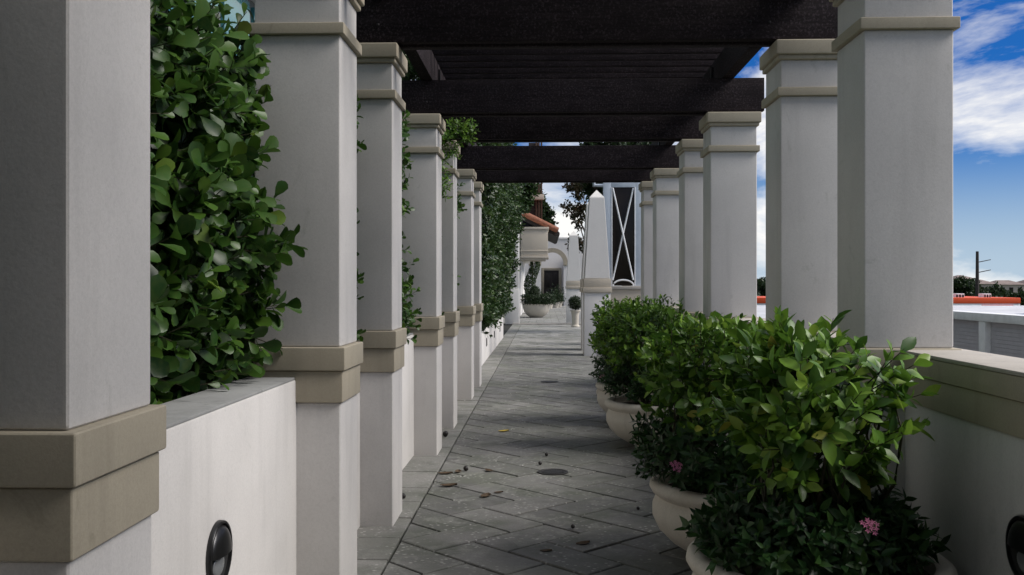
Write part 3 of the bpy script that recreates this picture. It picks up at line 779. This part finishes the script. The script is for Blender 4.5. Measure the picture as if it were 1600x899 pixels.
# ------------------------------------------------------------------ obelisks
def obelisk(x0, x1, y0, depth, label):
    xc = (x0 + x1) / 2; yc = y0 + depth / 2; w = (x1 - x0) / 2; d = depth / 2
    t = empty('obelisk', (xc, yc, -0.005), 0, label, 'obelisk', 'white stucco obelisks on pedestals')
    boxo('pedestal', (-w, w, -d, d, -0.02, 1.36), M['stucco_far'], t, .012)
    boxo('lower_band', (-w - .03, w + .03, -d - .03, d + .03, 1.36, 1.47), M['tan'], t, .01)
    boxo('upper_band', (-w - .012, w + .012, -d - .012, d + .012, 1.471, 1.66), M['tan'], t, .01)
    bm = bmesh.new()
    a, b = w * .98, w * .58; rings = []
    for s, z in ((a, 1.662), (b, 3.41), (0.004, 3.585)):
        rings.append([bm.verts.new((sx * s, sy * s * d / w, z)) for sx, sy in ((-1, -1), (1, -1), (1, 1), (-1, 1))])
    for r1, r2 in zip(rings, rings[1:]):
        for k in range(4): bm.faces.new((r1[k], r1[(k + 1) % 4], r2[(k + 1) % 4], r2[k]))
    bm.faces.new(rings[0][::-1]); bm.faces.new(rings[-1])
    bmesh.ops.bevel(bm, geom=[e for e in bm.edges if e.calc_length() > .1], offset=.012, segments=2, affect='EDGES')
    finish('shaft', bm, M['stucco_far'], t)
obelisk(.86, 1.42, 20.6, .56, 'nearest white obelisk on its pedestal, right of the path')
obelisk(.875, 1.435, 22.3, .56, 'white obelisk just behind the nearest obelisk, mostly hidden')
obelisk(.86, 1.42, 36.8, .56, 'far white obelisk on its pedestal at the end of the path')

# lattice screen on its low wall
LY = 24.3
lx0, lx1 = PX(943, LY), PX(1005, LY)
t = empty('low_wall', ((lx0 + lx1) / 2 + .3, LY + .1, -0.03), 0, 'short tan wall under the steel lattice screen', 'wall')
boxo('wall_face', (lx0 + .03, lx1 + .9, LY - .05, LY + .45, -.03, 1.40), M['tan'], t, .01, True)
boxo('coping', (lx0 + .0, lx1 + .94, LY - .10, LY + .5, 1.401, 1.49), M['coping'], t, .012, True)
boxo('bracket', (PX(946, LY), PX(951, LY), LY - .13, LY - .052, .9, 1.15), M['stucco_far'], t, .008, True)
t = empty('lattice_screen', ((lx0 + lx1) / 2, LY + .15, 1.491), 0, 'pale blue steel framed screen with a crossed lattice beside the obelisk', 'screen')
zt = PZ(970, 281, LY) + .02; fw = .20
def fr(name, x0, x1, z0, z1, y0=LY + .1, y1=LY + .2, mat='frame_blue', par=None): return boxo(name, (x0, x1, y0, y1, z0, z1), M[mat], par or t, .006, True)
fr('frame_stile', lx0, lx0 + fw, 1.491, zt); fr('frame_stile', lx1 - fw * .9, lx1, 1.491, zt); fr('frame_rail', lx0 + fw + .001, lx1 - fw * .9 - .001, zt - .20, zt)
gx0, gx1, gz0, gz1 = lx0 + fw, lx1 - fw * .9, 1.50, zt - .20
fr('dark_pane', gx0 - .01, gx1 + .01, gz0 - .005, gz1 + .02, LY + .155, LY + .165, 'dark_glass')
fr('inner_frame', gx0 + .001, gx0 + .03, gz0, gz1 - .001, LY + .09, LY + .15, 'white_paint'); fr('inner_frame', gx1 - .03, gx1 - .001, gz0, gz1 - .001, LY + .09, LY + .15, 'white_paint')
for s in (0, 1):
    xa, xb = (gx0 + .04, gx1 - .06) if s == 0 else (gx1 - .06, gx0 + .04)
    bm = bmesh.new(); h = .022; tube(bm, [(xa, LY + .10 + .016 * s, gz1 - .02), (xb, LY + .10 + .016 * s, gz0 + .14)], [h, h], 8)
    finish('lattice_bar', bm, M['white_paint'], t, world_space=True, smooth=50)
bm = bmesh.new(); cxm = (gx0 + gx1) / 2; rr = (gx1 - gx0) / 2 - .05
tube(bm, [(cxm + rr * math.cos(a * math.pi / 14), LY + .11, gz0 + rr * .55 * math.sin(a * math.pi / 14)) for a in range(15)], [.022] * 15, 8)
finish('lattice_arc', bm, M['white_paint'], t, world_space=True, smooth=50)
bm = bmesh.new(); tube(bm, [P(946, 290, LY + .15), P(928, 290, LY + .15), P(928, 270, LY + .15)], [.05, .05, .05], 10); finish('pipe_rail', bm, M['frame_blue'], t, world_space=True, smooth=50)

# ------------------------------------------------------------------ the court at the end
# arcade facade
AY = 68.0
def arch_wall(bm, x0, x1, z0, z1, y0, y1, arches, seg=16):
    x = x0
    for cx, hw, sp in arches:
        prism_y(bm, [(x, z0), (cx - hw, z0), (cx - hw, z1), (x, z1)], y0, y1)
        arc = [(cx - hw * math.cos(math.pi * k / seg), sp + hw * math.sin(math.pi * k / seg)) for k in range(seg + 1)]
        for a, b in zip(arc, arc[1:]): prism_y(bm, [a, b, (b[0], z1), (a[0], z1)], y0, y1)
        x = cx + hw
    prism_y(bm, [(x, z0), (x1, z0), (x1, z1), (x, z1)], y0, y1)
    bmesh.ops.remove_doubles(bm, verts=bm.verts, dist=.0005)
acx = PX(863, AY); asp = PZ(863, 412, AY); arches = [(acx - 4.9, .80, asp), (acx - 2.45, .80, asp), (acx, .80, asp)]
t = empty('arcade_building', (0, AY + 4, -.04), 0, 'white building with arched arcade and dark door closing the path', 'building')
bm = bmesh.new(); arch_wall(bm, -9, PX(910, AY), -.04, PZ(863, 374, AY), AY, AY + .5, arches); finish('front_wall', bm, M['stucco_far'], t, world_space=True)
boxo('parapet_cap', (-9.05, PX(910, AY) + .06, AY - .06, AY + .56, PZ(863, 374, AY), PZ(863, 371, AY)), M['stucco_far'], t, .02, True)
for cx, hw, sp in arches:
    bm = bmesh.new(); seg = 18
    for r0, r1, dy in ((hw - .02, hw + .14, .10), (hw + .14, hw + .30, .06)):
        for k in range(seg):
            a, b = math.pi * k / seg, math.pi * (k + 1) / seg
            prism_y(bm, [(cx - r0 * math.cos(a), sp + r0 * math.sin(a)), (cx - r0 * math.cos(b), sp + r0 * math.sin(b)), (cx - r1 * math.cos(b), sp + r1 * math.sin(b)), (cx - r1 * math.cos(a), sp + r1 * math.sin(a))], AY - dy, AY + .002)
    finish('arch_moulding', bm, M['trim'], t, world_space=True)
    for s in (-1, 1):
        boxo('impost', (cx + s * hw - .02 - (.3 if s < 0 else 0), cx + s * hw + .02 + (.3 if s > 0 else 0), AY - .12, AY + .3, sp - .14, sp - .002), M['trim'], t, .01, True)
boxo('plinth', (acx + .82, acx + 1.35, AY - .12, AY - .002, -.04, .95), M['stucco_far'], t, .02, True)
boxo('back_wall', (-9, 5, 75, 75.3, -.04, 4.4), M['stucco_far'], t, .01, True)
boxo('arcade_ceiling', (-9, PX(910, AY), AY + .502, AY + 1.6, 4.25, 4.4), M['stucco_far'], t, .01, True)
boxo('side_wall', (PX(910, AY) - .4, PX(910, AY) - .002, AY + .502, 74.998, -.04, 4.249), M['stucco_far'], t, .01, True)
dY = 74.9; dx0, dx1, dz = PX(850, dY), PX(873, dY), PZ(860, 423, dY)
d = boxo('door', (dx0, dx1, dY - .02, dY + .05, -.03, dz), M['door'], t, .01, True)
for k in (0, 1):
    for z0, z1 in ((.25, 1.1), (1.3, dz - .2)):
        w = (dx1 - dx0) / 2; boxo('door_panel', (dx0 + k * w + .1, dx0 + (k + 1) * w - .1, dY - .045, dY - .0205, z0, z1), M['door'], d, .01, True)
for x0, x1, z0, z1 in ((dx0 - .22, dx0 - .002, -.03, dz + .2), (dx1 + .002, dx1 + .22, -.03, dz + .2), (dx0, dx1, dz + .002, dz + .2)):
    boxo('door_frame', (x0, x1, dY - .08, dY + .05, z0, z1), M['trim'], t, .01, True)
# house with balcony and tiled roof on the left
BY = 45.0
bx0, bx1 = PX(814, BY), PX(856, BY); bz0, bz1 = PZ(830, 404, BY), PZ(830, 355, BY)
t = empty('balcony_house', (-4, BY + 6, -.04), 0, 'white house with tan box balcony and red tiled roof on the left', 'house')
boxo('wall_face', (-9, bx0 - .05, BY + 1.5, BY + 12, -.04, 4.6), M['stucco_far'], t, .02, True)
boxo('upper_storey', (bx0 - .048, bx0 + .75, BY + 2.3, BY + 11, bz0, 4.3), M['stucco_far'], t, .02, True)
bal = boxo('balcony', (bx0, bx1, BY, BY + 2.28, bz0 + .12, bz1 - .12), M['tan'], t, .015, True)
boxo('balcony_cap', (bx0 - .05, bx1 + .05, BY - .05, BY + 2.28, bz1 - .118, bz1), M['tan'], bal, .015, True)
boxo('balcony_base', (bx0 - .03, bx1 + .04, BY - .04, BY + 2.28, bz0, bz0 + .118), M['tan'], bal, .015, True)
boxo('balcony_base_step', (bx0 - .01, bx1 - .1, BY + .02, BY + 2.28, bz0 - .09, bz0 - .002), M['tan'], bal, .01, True)
boxo('balcony_string', (bx0 - .02, bx1 + .02, BY - .022, BY + 2.26, bz0 + .32, bz0 + .38), M['tan'], bal, .01, True)
RY = 47.5
a = P(806, 329, RY); b = P(870, 361, RY)
bm = bmesh.new(); prism_y(bm, [(a.x - 4, a.z + 4 * (a.z - b.z) / (b.x - a.x) - .02), (b.x, b.z - .02), (b.x, b.z - .28), (a.x - 4, a.z + 4 * (a.z - b.z) / (b.x - a.x) - .42)], RY, RY + 9)
roof = finish('roof', bm, M['roof_under'], t, world_space=True)
sl_ = (a.z - b.z) / (b.x - a.x); n = 0
bm = bmesh.new()
for k in range(28):       # first tile courses seen edge on
    y = RY - .06 + k * .32
    tube(bm, [(a.x - 4, y, a.z + 4 * sl_ + .02), (b.x + .05, y, b.z + .02)], [.15, .15], 10)
finish('roof_tiles', bm, M['terracotta'], roof, world_space=True, smooth=60)['kind'] = 'stuff'
bm = bmesh.new(); tube(bm, [(b.x + .02, RY - .12, b.z - .15), (b.x + .02, RY + 9, b.z - .15)], [.13, .13], 12); finish('gutter', bm, M['roof_under'], t, world_space=True, smooth=60)
# white pier under the balcony, left of path
t = empty('pier', (PX(800, 37), 37, -.005), 0, 'white square pier with plinth at the far end of the hedge', 'pier')
boxo('plinth', (PX(789, 36.8), PX(811, 36.8), 36.8, 37.4, -.01, PZ(800, 452, 36.8)), M['stucco_far'], t, .012, True)
boxo('shaft', (PX(792, 36.85), PX(812, 36.85) - .03, 36.85, 37.35, PZ(800, 452, 36.8) + .001, 3.72), M['stucco_far'], t, .012, True)
# timber bay above the roof
TY = 54
t = empty('timber_tower', (PX(838, TY), TY + .5, 4.3), 0, 'brown timber post structure with a ledge rising above the tiled roof', 'tower')
boxo('core', (PX(826, TY), PX(843, TY), TY + .1, TY + 1.2, 4.3, 9.5), M['roof_under'], t, .02, True)
for px in (838, 842, 846): boxo('post', (PX(px, TY) - .05, PX(px, TY) + .05, TY - .02, TY + .09, 4.3, 9.5), M['timber_brown'], t, .01, True)
boxo('ledge', (PX(829, TY), PX(850, TY), TY - .45, TY - .03, PZ(840, 313, TY), PZ(840, 305, TY)), M['tan'], t, .03, True)

# bowl planter with clipped hedge, ball and spiral topiaries
def clipped(parent, fn, n, matkey, leaf, part='foliage', seed=0):
    """dense short sprigs over a clipped body; fn(r) -> point, normal"""
    r = random.Random(seed); B = []; D = []
    for _ in range(n):
        p, d = fn(r); B.append(p); D.append((d[0] + r.gauss(0, .4), d[1] + r.gauss(0, .4), d[2] + r.gauss(0, .4)))
    foliage(parent, 'oval', matkey, make_sprigs(np.array(B), np.array(D), 2, leaf * .4, leaf), False, 1.2, 0, stem=False, part=part)
c = P(838, 497, 43.9); cx, cy = c.x, 44.2
t = empty('bowl_planter', (cx, cy, .0), 0, 'large round pale bowl planter in the court under the balcony', 'planter')
bm = bmesh.new(); lathe(bm, [(.25, 0), (.30, .02), (.45, .12), (.57, .28), (.63, .46), (.65, .60), (.66, .62), (.60, .62), (.58, .5)], seg=40, cap=False); finish('bowl', bm, M['pot'], t, smooth=50)
bm = bmesh.new(); lathe(bm, [(.585, .48), (.58, .54), (.01, .56)], seg=24); finish('soil', bm, M['soil'], t)
def disc(r):
    a = r.uniform(0, 6.283); z = r.random(); rr = .78 * (r.random() ** .35); top = z > .6
    return (cx + rr * math.cos(a) + .1, cy + rr * math.sin(a), .62 + .42 * z), (math.cos(a) * rr, math.sin(a) * rr, .6 if top else 0)
t = empty('clipped_hedge', (cx, cy, .55), 0, 'flat clipped dark hedge ring filling the bowl planter', 'hedge'); clipped(t, disc, 1500, 'dark', .07, seed=1)
def mound(r):
    a = r.uniform(0, 6.283); ph = r.uniform(0, 1.57); rr = .32 * r.random() ** .3
    return (cx - .08 + rr * math.cos(a) * math.cos(ph), cy + rr * math.sin(a) * math.cos(ph), 1.0 + .42 * math.sin(ph) * rr / .32), (math.cos(a), math.sin(a), .5)
t = empty('topiary', (cx, cy, .57), 0, 'small clipped dark shrub mound rising from the bowl planter', 'topiary'); clipped(t, mound, 800, 'dark', .06, seed=2)
bm = bmesh.new(); tube(bm, [(cx - .08, cy, .56), (cx - .08, cy, 1.2)], .03); finish('stem', bm, M['stem'], t, world_space=True)
sx, sy = PX(832, 50), 50.0
t = empty('spiral_topiary', (sx, sy, .0), 0, 'tall twisted clipped green topiary under the balcony', 'topiary')
def spiral(r):
    f = r.random(); a = f * 7; rr = .30 * (1 - .35 * f); b = r.uniform(0, 6.283)
    return (sx + .14 * math.cos(a) + rr * math.cos(b), sy + .14 * math.sin(a) + rr * math.sin(b), .35 + f * 2.5), (math.cos(b), math.sin(b), .1)
clipped(t, spiral, 1600, 'far_hedge', .07, seed=3)
bm = bmesh.new(); tube(bm, [(sx, sy, 0), (sx, sy, 2.8)], .04); finish('trunk', bm, M['bark'], t, world_space=True)
bm = bmesh.new(); lathe(bm, [(.22, 0), (.3, .35), (.33, .36), (.33, .42), (.28, .42), (.27, .36)], sx, sy, 24); finish('pot', bm, M['pot'], t, world_space=True, smooth=40)
qx, qy = PX(899, 34.5), 34.5
t = empty('urn_planter', (qx, qy, 0), 0, 'tall slim grey urn beside the far obelisk pedestal', 'planter')
bm = bmesh.new(); lathe(bm, [(.15, 0), (.15, .05), (.12, .08), (.13, .4), (.16, .55), (.19, .56), (.19, .60), (.15, .60), (.14, .55)], seg=24); finish('body', bm, M['pot'], t, smooth=40)
bm = bmesh.new(); lathe(bm, [(.145, .5), (.14, .57), (.01, .58)], seg=16); finish('soil', bm, M['soil'], t)
t = empty('ball_topiary', (qx, qy, .58), 0, 'round clipped dark green ball topiary in the slim urn', 'topiary')
def ball(r):
    v = Vector((r.gauss(0, 1), r.gauss(0, 1), r.gauss(0, 1))).normalized(); k = .24 * r.random() ** .3
    return (qx + v.x * k, qy + v.y * k, .86 + v.z * k), tuple(v)
clipped(t, ball, 900, 'dark', .05, seed=4)
bm = bmesh.new(); tube(bm, [(qx, qy, .57), (qx, qy, .85)], .02); finish('stem', bm, M['stem'], t, world_space=True)
dp = PX(871, 71)
for k, (px, Y, h) in enumerate(((868, 62, .7), (873, 64, .9), (858, 60, .5))):
    x = PX(px, Y)
    t = empty('potted_plant', (x, Y, 0), 0, ['dark bushy potted plant left of the arcade door foot', 'taller dark potted plant by the arcade pier', 'low dark potted plant behind the bowl planter'][k], 'plant', 'potted plants before the arcade')
    bm = bmesh.new(); lathe(bm, [(.18, 0), (.25, .3), (.27, .31), (.27, .35), (.22, .35), (.21, .3)], x, Y, 20); finish('pot', bm, M['pot'], t, world_space=True, smooth=40)
    clipped(t, lambda r: ((x + r.gauss(0, .2), Y + r.gauss(0, .2), .35 + abs(r.gauss(0, h * .45))), (r.gauss(0, .6), r.gauss(0, .6), .6)), 260, 'dark', .12, seed=20 + k)

# ------------------------------------------------------------------ trees
def tree(x, y, z, h, lobes, matkey, n, leaf, label, trunk=.18, kind='oval', seed=0, group='trees behind the walkway'):
    t = empty('tree', (x, y, z), 0, label, 'tree', group)
    r = random.Random(500 + seed); bm = bmesh.new()
    top = Vector((x + r.uniform(-.2, .2), y + r.uniform(-.2, .2), z + h * .75))
    tube(bm, [(x, y, z - .05), (x + r.uniform(-.08, .08), y, z + h * .3), (x + r.uniform(-.15, .15), y, z + h * .55), top], [trunk, trunk * .75, trunk * .55, trunk * .25], 9)
    B = []; D = []; tot = sum(l[3] ** 2 for l in lobes)
    for (lx, ly, lz, lr) in lobes:
        c = Vector((lx, ly, lz)); s = Vector((x, y, z + h * r.uniform(.35, .6)))
        mid = (s + c) / 2 + Vector((r.gauss(0, .15), r.gauss(0, .15), .15)) * lr
        tube(bm, [s, mid, c], [trunk * .4, trunk * .25, trunk * .08], 6)
        m = int(n * lr ** 2 / tot); nb = max(6, int(m / 25))
        for q in range(nb):
            v = Vector((r.gauss(0, 1), r.gauss(0, 1), r.gauss(0, 1))).normalized() * lr * r.uniform(.45, 1.0)
            e = c + Vector((v.x, v.y, v.z * .8)); tube(bm, [c, (c + e) / 2 + Vector((r.gauss(0, .05), r.gauss(0, .05), .06)) * lr, e], [trunk * .08, trunk * .05, trunk * .015], 4)
            for w in range(int(m / nb)):
                o = Vector((r.gauss(0, .2), r.gauss(0, .2), r.gauss(0, .15))) * lr
                B.append(tuple(e + o)); dd = v / lr + Vector((r.gauss(0, .5), r.gauss(0, .5), r.gauss(0, .5) + .1)); D.append(tuple(dd))
    finish('trunk', bm, M['bark'], t, world_space=True, smooth=60)
    foliage(t, kind, matkey, make_sprigs(np.array(B), np.array(D), 3, leaf * .4, leaf), False, 1.1, 0, stem=False, part='crown')
    return t
def lob(px, py, Y, rpx): p = P(px, py, Y); return (p.x, p.y, p.z, rpx * Y / F)
tree(2.6, 30, -.03, 6.5, [lob(912, 262, 30, 18), lob(930, 290, 30, 16), lob(945, 250, 30, 34), lob(975, 300, 30.5, 34), lob(970, 360, 31, 30), lob(985, 240, 31, 40), lob(975, 410, 31, 26)], 'dark', 2600, .20,
     'dark leafed tree behind the steel lattice screen', seed=1)
tree(PX(900, 48) + .8, 48, -.03, 6.5, [lob(900, 300, 48, 11), lob(893, 325, 48, 8), lob(903, 345, 48, 8), lob(908, 290, 48, 14), lob(897, 378, 48, 8), lob(905, 390, 48, 8), lob(912, 330, 48, 12)], 'reddish', 330, .24,
     'sparse reddish leafed tree hanging over the path before the sky', seed=2)
tree(-1.9, 63, -.03, 9, [lob(848, 335, 62, 8), lob(842, 350, 62, 11), lob(840, 300, 62, 8), lob(852, 354, 62, 7), lob(834, 320, 63, 13)], 'dark', 800, .32,
     'dark green tree between the timber tower and tiled roof', seed=3)
tree(-4.2, 30, -.03, 9, [lob(805, 300, 25, 22), lob(780, 285, 25, 26), lob(818, 315, 26, 12), lob(760, 260, 25, 40), lob(815, 280, 26, 16), lob(640, 100, 25, 42), lob(700, 130, 25, 42), lob(585, 70, 25, 40)], 'far_hedge', 4200, .14,
     'light green tree leaning over the top of the tall hedge', seed=4)

# ------------------------------------------------------------------ left tower block seen above the hedge
t = empty('tower_block', (-16, 13, -3.5), 0, 'white high-rise with teal glass windows seen over the near hedge', 'building')
tx0, tx1, ty0, ty1 = -26, -7.2, -14, 40
boxo('core', (tx0 + .6, tx1 - .6, ty0 + .6, ty1 - .6, -3.5, 45), M['tower_core'], t, 0, True)
for k in range(14):
    z = -.5 + k * 3.2
    boxo('floor_slab', (tx0, tx1, ty0, ty1, z, z + .5), M['tower_white'], t, .02, True)
    if 1 <= k <= 6:
        for i in range(9):
            x = tx0 + .8 + i * 2.15; boxo('window', (x, x + 1.8, ty0 + .5, ty0 + .598, z + .7, z + 3.0), M['teal_glass'], t, 0, True)
        for i in range(21):
            y = ty0 + .9 + i * 2.4; boxo('window', (tx1 - .598, tx1 - .5, y, y + 2.0, z + .7, z + 3.0), M['teal_glass'], t, 0, True)

t = empty('unseen_blocker', (-2.5, -4.5, -3.5), 0, 'unseen white block added behind the viewer to shade the left column fronts', 'building')  # added mass out of view, keeps light off the left column fronts
boxo('blocker_left', (-9, XL - CW, -7, -1.25, -3.5, 9), M['stucco'], t, .02, True)
boxo('blocker_right', (XR, 2.05, -7, 1.2, -3.5, 9), M['stucco'], t, .02, True)  # reaches forward to shade the nearest left column's front
boxo('blocker_over', (XL - CW + .002, XR - .002, -7, -1.25, 3.0, 9), M['stucco'], t, .02, True)
boxo('door', (XL - CW + .002, XR - .002, -6, -5.9, -.03, 2.998), M['door'], t, .01, True)  # end panel of the added block, never in view

# ------------------------------------------------------------------ right: parking fence, canopy, houses, pole
GX = 7.4
def gz(py): return None
zt1 = EYE.z - GX * .0825; t = empty('panel_fence', (GX + .1, 16, -3.5), 0, 'white framed wall with grey louvred panels below the parapet', 'fence')
boxo('base_wall', (GX, GX + .25, 6, 30, -3.5, -.6), M['white_paint'], t, .01, True)
boxo('top_rail', (GX - .03, GX + .28, 6, 30, zt1 - .02, zt1 + .12), M['white_paint'], t, .01, True)
yb = 16.45
for k in range(-3, 5):
    y = yb + k * 2.95
    boxo('post', (GX - .02, GX + .26, y - .12, y + .12, -.598, zt1 - .022), M['white_paint'], t, .01, True)
    p = boxo('louvre_panel', (GX + .08, GX + .16, y + .122, y + 2.95 - .122, -.598, zt1 - .022), M['grey_panel'], t, 0, True)
    if -2 <= k <= 1:
        for j in range(22):
            z = -.55 + j * .066; boxo('louvre_slat', (GX + .070, GX + .0795, y + .13, y + 2.95 - .13, z, z + .054), M['grey_panel'], p, 0, True)
t = empty('parking_deck', (20, 30, -3.5), 0, 'white parking deck with stained parapet behind the panel fence', 'deck')
boxo('slab', (GX + .3, 40, 6, 52, -3.5, .35), M['deck'], t, .01, True)
pz = PZ(1550, 481, 52); boxo('far_parapet', (GX + .5, 40, 52.002, 52.4, -3.5, pz), M['deck'], t, .02, True)
boxo('parapet_ledge', (GX + .5, 40, 51.8, 52.5, pz + .002, pz + .1), M['white_paint'], t, .02, True)
# car roof on the deck
cx, cy = PX(1702, 26), 26
t = empty('parked_car', (cx, cy, .35), 0, 'dark blue car on the deck, its roof at the picture edge', 'car')
bm = bmesh.new(); prof = [(-2.1, .25), (-2.1, .6), (-1.9, .72), (-1.2, .80), (-.6, 1.18), (.7, 1.20), (1.3, .86), (2.0, .76), (2.15, .55), (2.15, .25)]
zc = PZ(1595, 480, 26) - .35; sc = zc / 1.2
for v in ((0,)):
    a = [bm.verts.new((x, -.85 * (1 if z < .9 else .8), z * sc)) for x, z in prof]; b = [bm.verts.new((x, .85 * (1 if z < .9 else .8), z * sc)) for x, z in prof]
    bm.faces.new(a); bm.faces.new(b[::-1])
    for k in range(len(prof)): bm.faces.new((a[k], b[k], b[(k + 1) % len(prof)], a[(k + 1) % len(prof)]))
finish('body', bm, M['car'], t, smooth=35)
bm = bmesh.new(); prism_y(bm, [(-1.0, .84 * sc), (-.55, 1.13 * sc), (.65, 1.15 * sc), (1.1, .88 * sc)], -.86, .86); finish('side_windows', bm, M['dark_glass'], t)
for x in (-1.35, 1.35):
    for s in (-1, 1):
        bm = bmesh.new(); lathe(bm, [(.31 * sc, -.1), (.33 * sc, 0), (.31 * sc, .1)], seg=20)
        bmesh.ops.transform(bm, matrix=Matrix.Translation((x, s * .8, .33 * sc)) @ Matrix.Rotation(math.pi / 2, 4, 'X'), verts=bm.verts); finish('wheel', bm, M['void'], t, smooth=40)
# orange canopy building
OY = 80
t = empty('canopy_building', (PX(1540, OY), OY + 4, -3.5), 0, 'low white shop roof with an orange band and red stripe', 'building')
ox0, ox1 = PX(1180, OY), PX(1595, OY)
boxo('walls', (ox0 + .5, ox1 - .5, OY + .6, OY + 9, -3.5, PZ(1540, 481, OY)), M['white_paint'], t, .02, True)
boxo('fascia', (ox0, ox1, OY, OY + 10, PZ(1540, 474.5, OY), PZ(1540, 465.5, OY)), M['orange'], t, .05, True)
boxo('soffit', (ox0 + .1, ox1 - .02, OY + .05, OY + 9.9, PZ(1540, 481, OY) + .003, PZ(1540, 474.5, OY) - .003), M['white_paint'], t, .02, True)
boxo('red_stripe', (PX(1534, OY), PX(1583, OY), OY - .05, OY + .04, PZ(1540, 478.5, OY), PZ(1540, 476.5, OY)), M['red'], t, .01, True)
for k, (pa, pb) in enumerate(((1493, 1507), (1537, 1549))):
    u = boxo('roof_unit', (PX(pa, OY + 2), PX(pb, OY + 2), OY + 2, OY + 3, PZ(1540, 466.5, OY + 2) - .2, PZ(1540, 459, OY + 2)), M['white_paint'], t, .03, True)
    for q in range(3):
        w = (PX(pb, OY + 2) - PX(pa, OY + 2)) / 3; boxo('grille', (PX(pa, OY + 2) + q * w + .05, PX(pa, OY + 2) + (q + 1) * w - .05, OY + 1.97, OY + 1.999, PZ(1540, 465, OY + 2), PZ(1540, 460.5, OY + 2)), M['void'], u, 0, True)
UY = 120; ux = PX(1527, UY); uz = PZ(1527, 393, UY)
t = empty('utility_pole', (ux, UY, -3.5), 0, 'dark wooden utility pole with two short arms on the skyline', 'pole')
bm = bmesh.new(); tube(bm, [(0, 0, 0), (0, 0, uz + 3.5)], [.26, .17], 10); finish('mast', bm, M['pole'], t, smooth=50)
for y0, y1 in ((410, 406), (426, 422)):
    bm = bmesh.new(); tube(bm, [(.1, 0, PZ(1527, y0, UY) + 3.5), (PX(1548, UY) - ux, 0, PZ(1527, y1, UY) + 3.5)], [.06, .05], 6); finish('arm', bm, M['pole'], t, smooth=50)
# skyline houses
HYs = 230
for k, (pa, pb, pe, pr, col) in enumerate(((1530, 1556, 444, 437, 0), (1560, 1600, 445, 438, 1), (1606, 1650, 444, 437, 0), (1498, 1522, 436, 430, 1), (1660, 1700, 445, 438, 1))):
    Y = HYs + 14 * k; x0, x1 = PX(pa, Y), PX(pb, Y); ze, zr = PZ(pa, pe, Y), PZ(pa, pr, Y)
    t = empty('house', ((x0 + x1) / 2, Y + 4, -3.5), 0, ['small beige house right of the utility pole on the skyline', 'long beige house with low roof at the right picture edge', 'house beyond the right picture edge', 'taller house left of the utility pole among trees', 'last house out beyond the right picture edge'][k], 'house', 'houses on the skyline')
    boxo('wall', (x0, x1, Y, Y + 9, -3.5, ze), M['house_wall'], t, 0, True)
    bm = bmesh.new(); m = Y + 4.5
    v = [bm.verts.new(p) for p in ((x0 - .6, Y - .6, ze), (x1 + .6, Y - .6, ze), (x1 + .6, Y + 9.6, ze), (x0 - .6, Y + 9.6, ze), (x0 + 1.5, m, zr), (x1 - 1.5, m, zr))]
    for f in ((0, 1, 5, 4), (1, 2, 5), (2, 3, 4, 5), (3, 0, 4), (3, 2, 1, 0)): bm.faces.new([v[i] for i in f])
    finish('roof', bm, M['house_roof'], t, world_space=True)
    for q in range(3):
        x = x0 + (x1 - x0) * (q + .5) / 3; boxo('window', (x - .5, x + .5, Y - .05, Y - .001, ze - 1.9, ze - .7), M['dark_glass'], t, 0, True)
rr_ = random.Random(9); k = 0
lab = ['dark bushy tree left of the utility pole', 'dark tree before the skyline houses, near the pole', 'dark tree before the long beige house', 'dark tree at the right picture edge', 'round dark tree below the skyline, just left of the pole', 'dark tree low behind the orange canopy', 'dark tree out past the right edge', 'dark tree behind the right columns', 'another dark tree behind the right columns, farther along']
for px, py, Y, rp in ((1500, 450, 140, 17), (1548, 464, 150, 10), (1572, 467, 150, 10), (1598, 466, 145, 11), (1513, 452, 150, 13), (1558, 463, 130, 12), (1640, 458, 150, 18), (1250, 446, 150, 18), (1195, 448, 150, 16)):
    L_ = [lob(px + rr_.uniform(-.6, .6) * rp, py + rr_.uniform(-.4, .5) * rp, Y + rr_.uniform(-1, 1), rp * rr_.uniform(.5, .75)) for _ in range(7)]
    c = P(px, py, Y); tree(c.x, Y, -3.5, c.z + 3.5 + rp * Y / F * .5, L_, 'dark', 420, .55, lab[k], .25, seed=30 + k, group='trees on the skyline'); k += 1
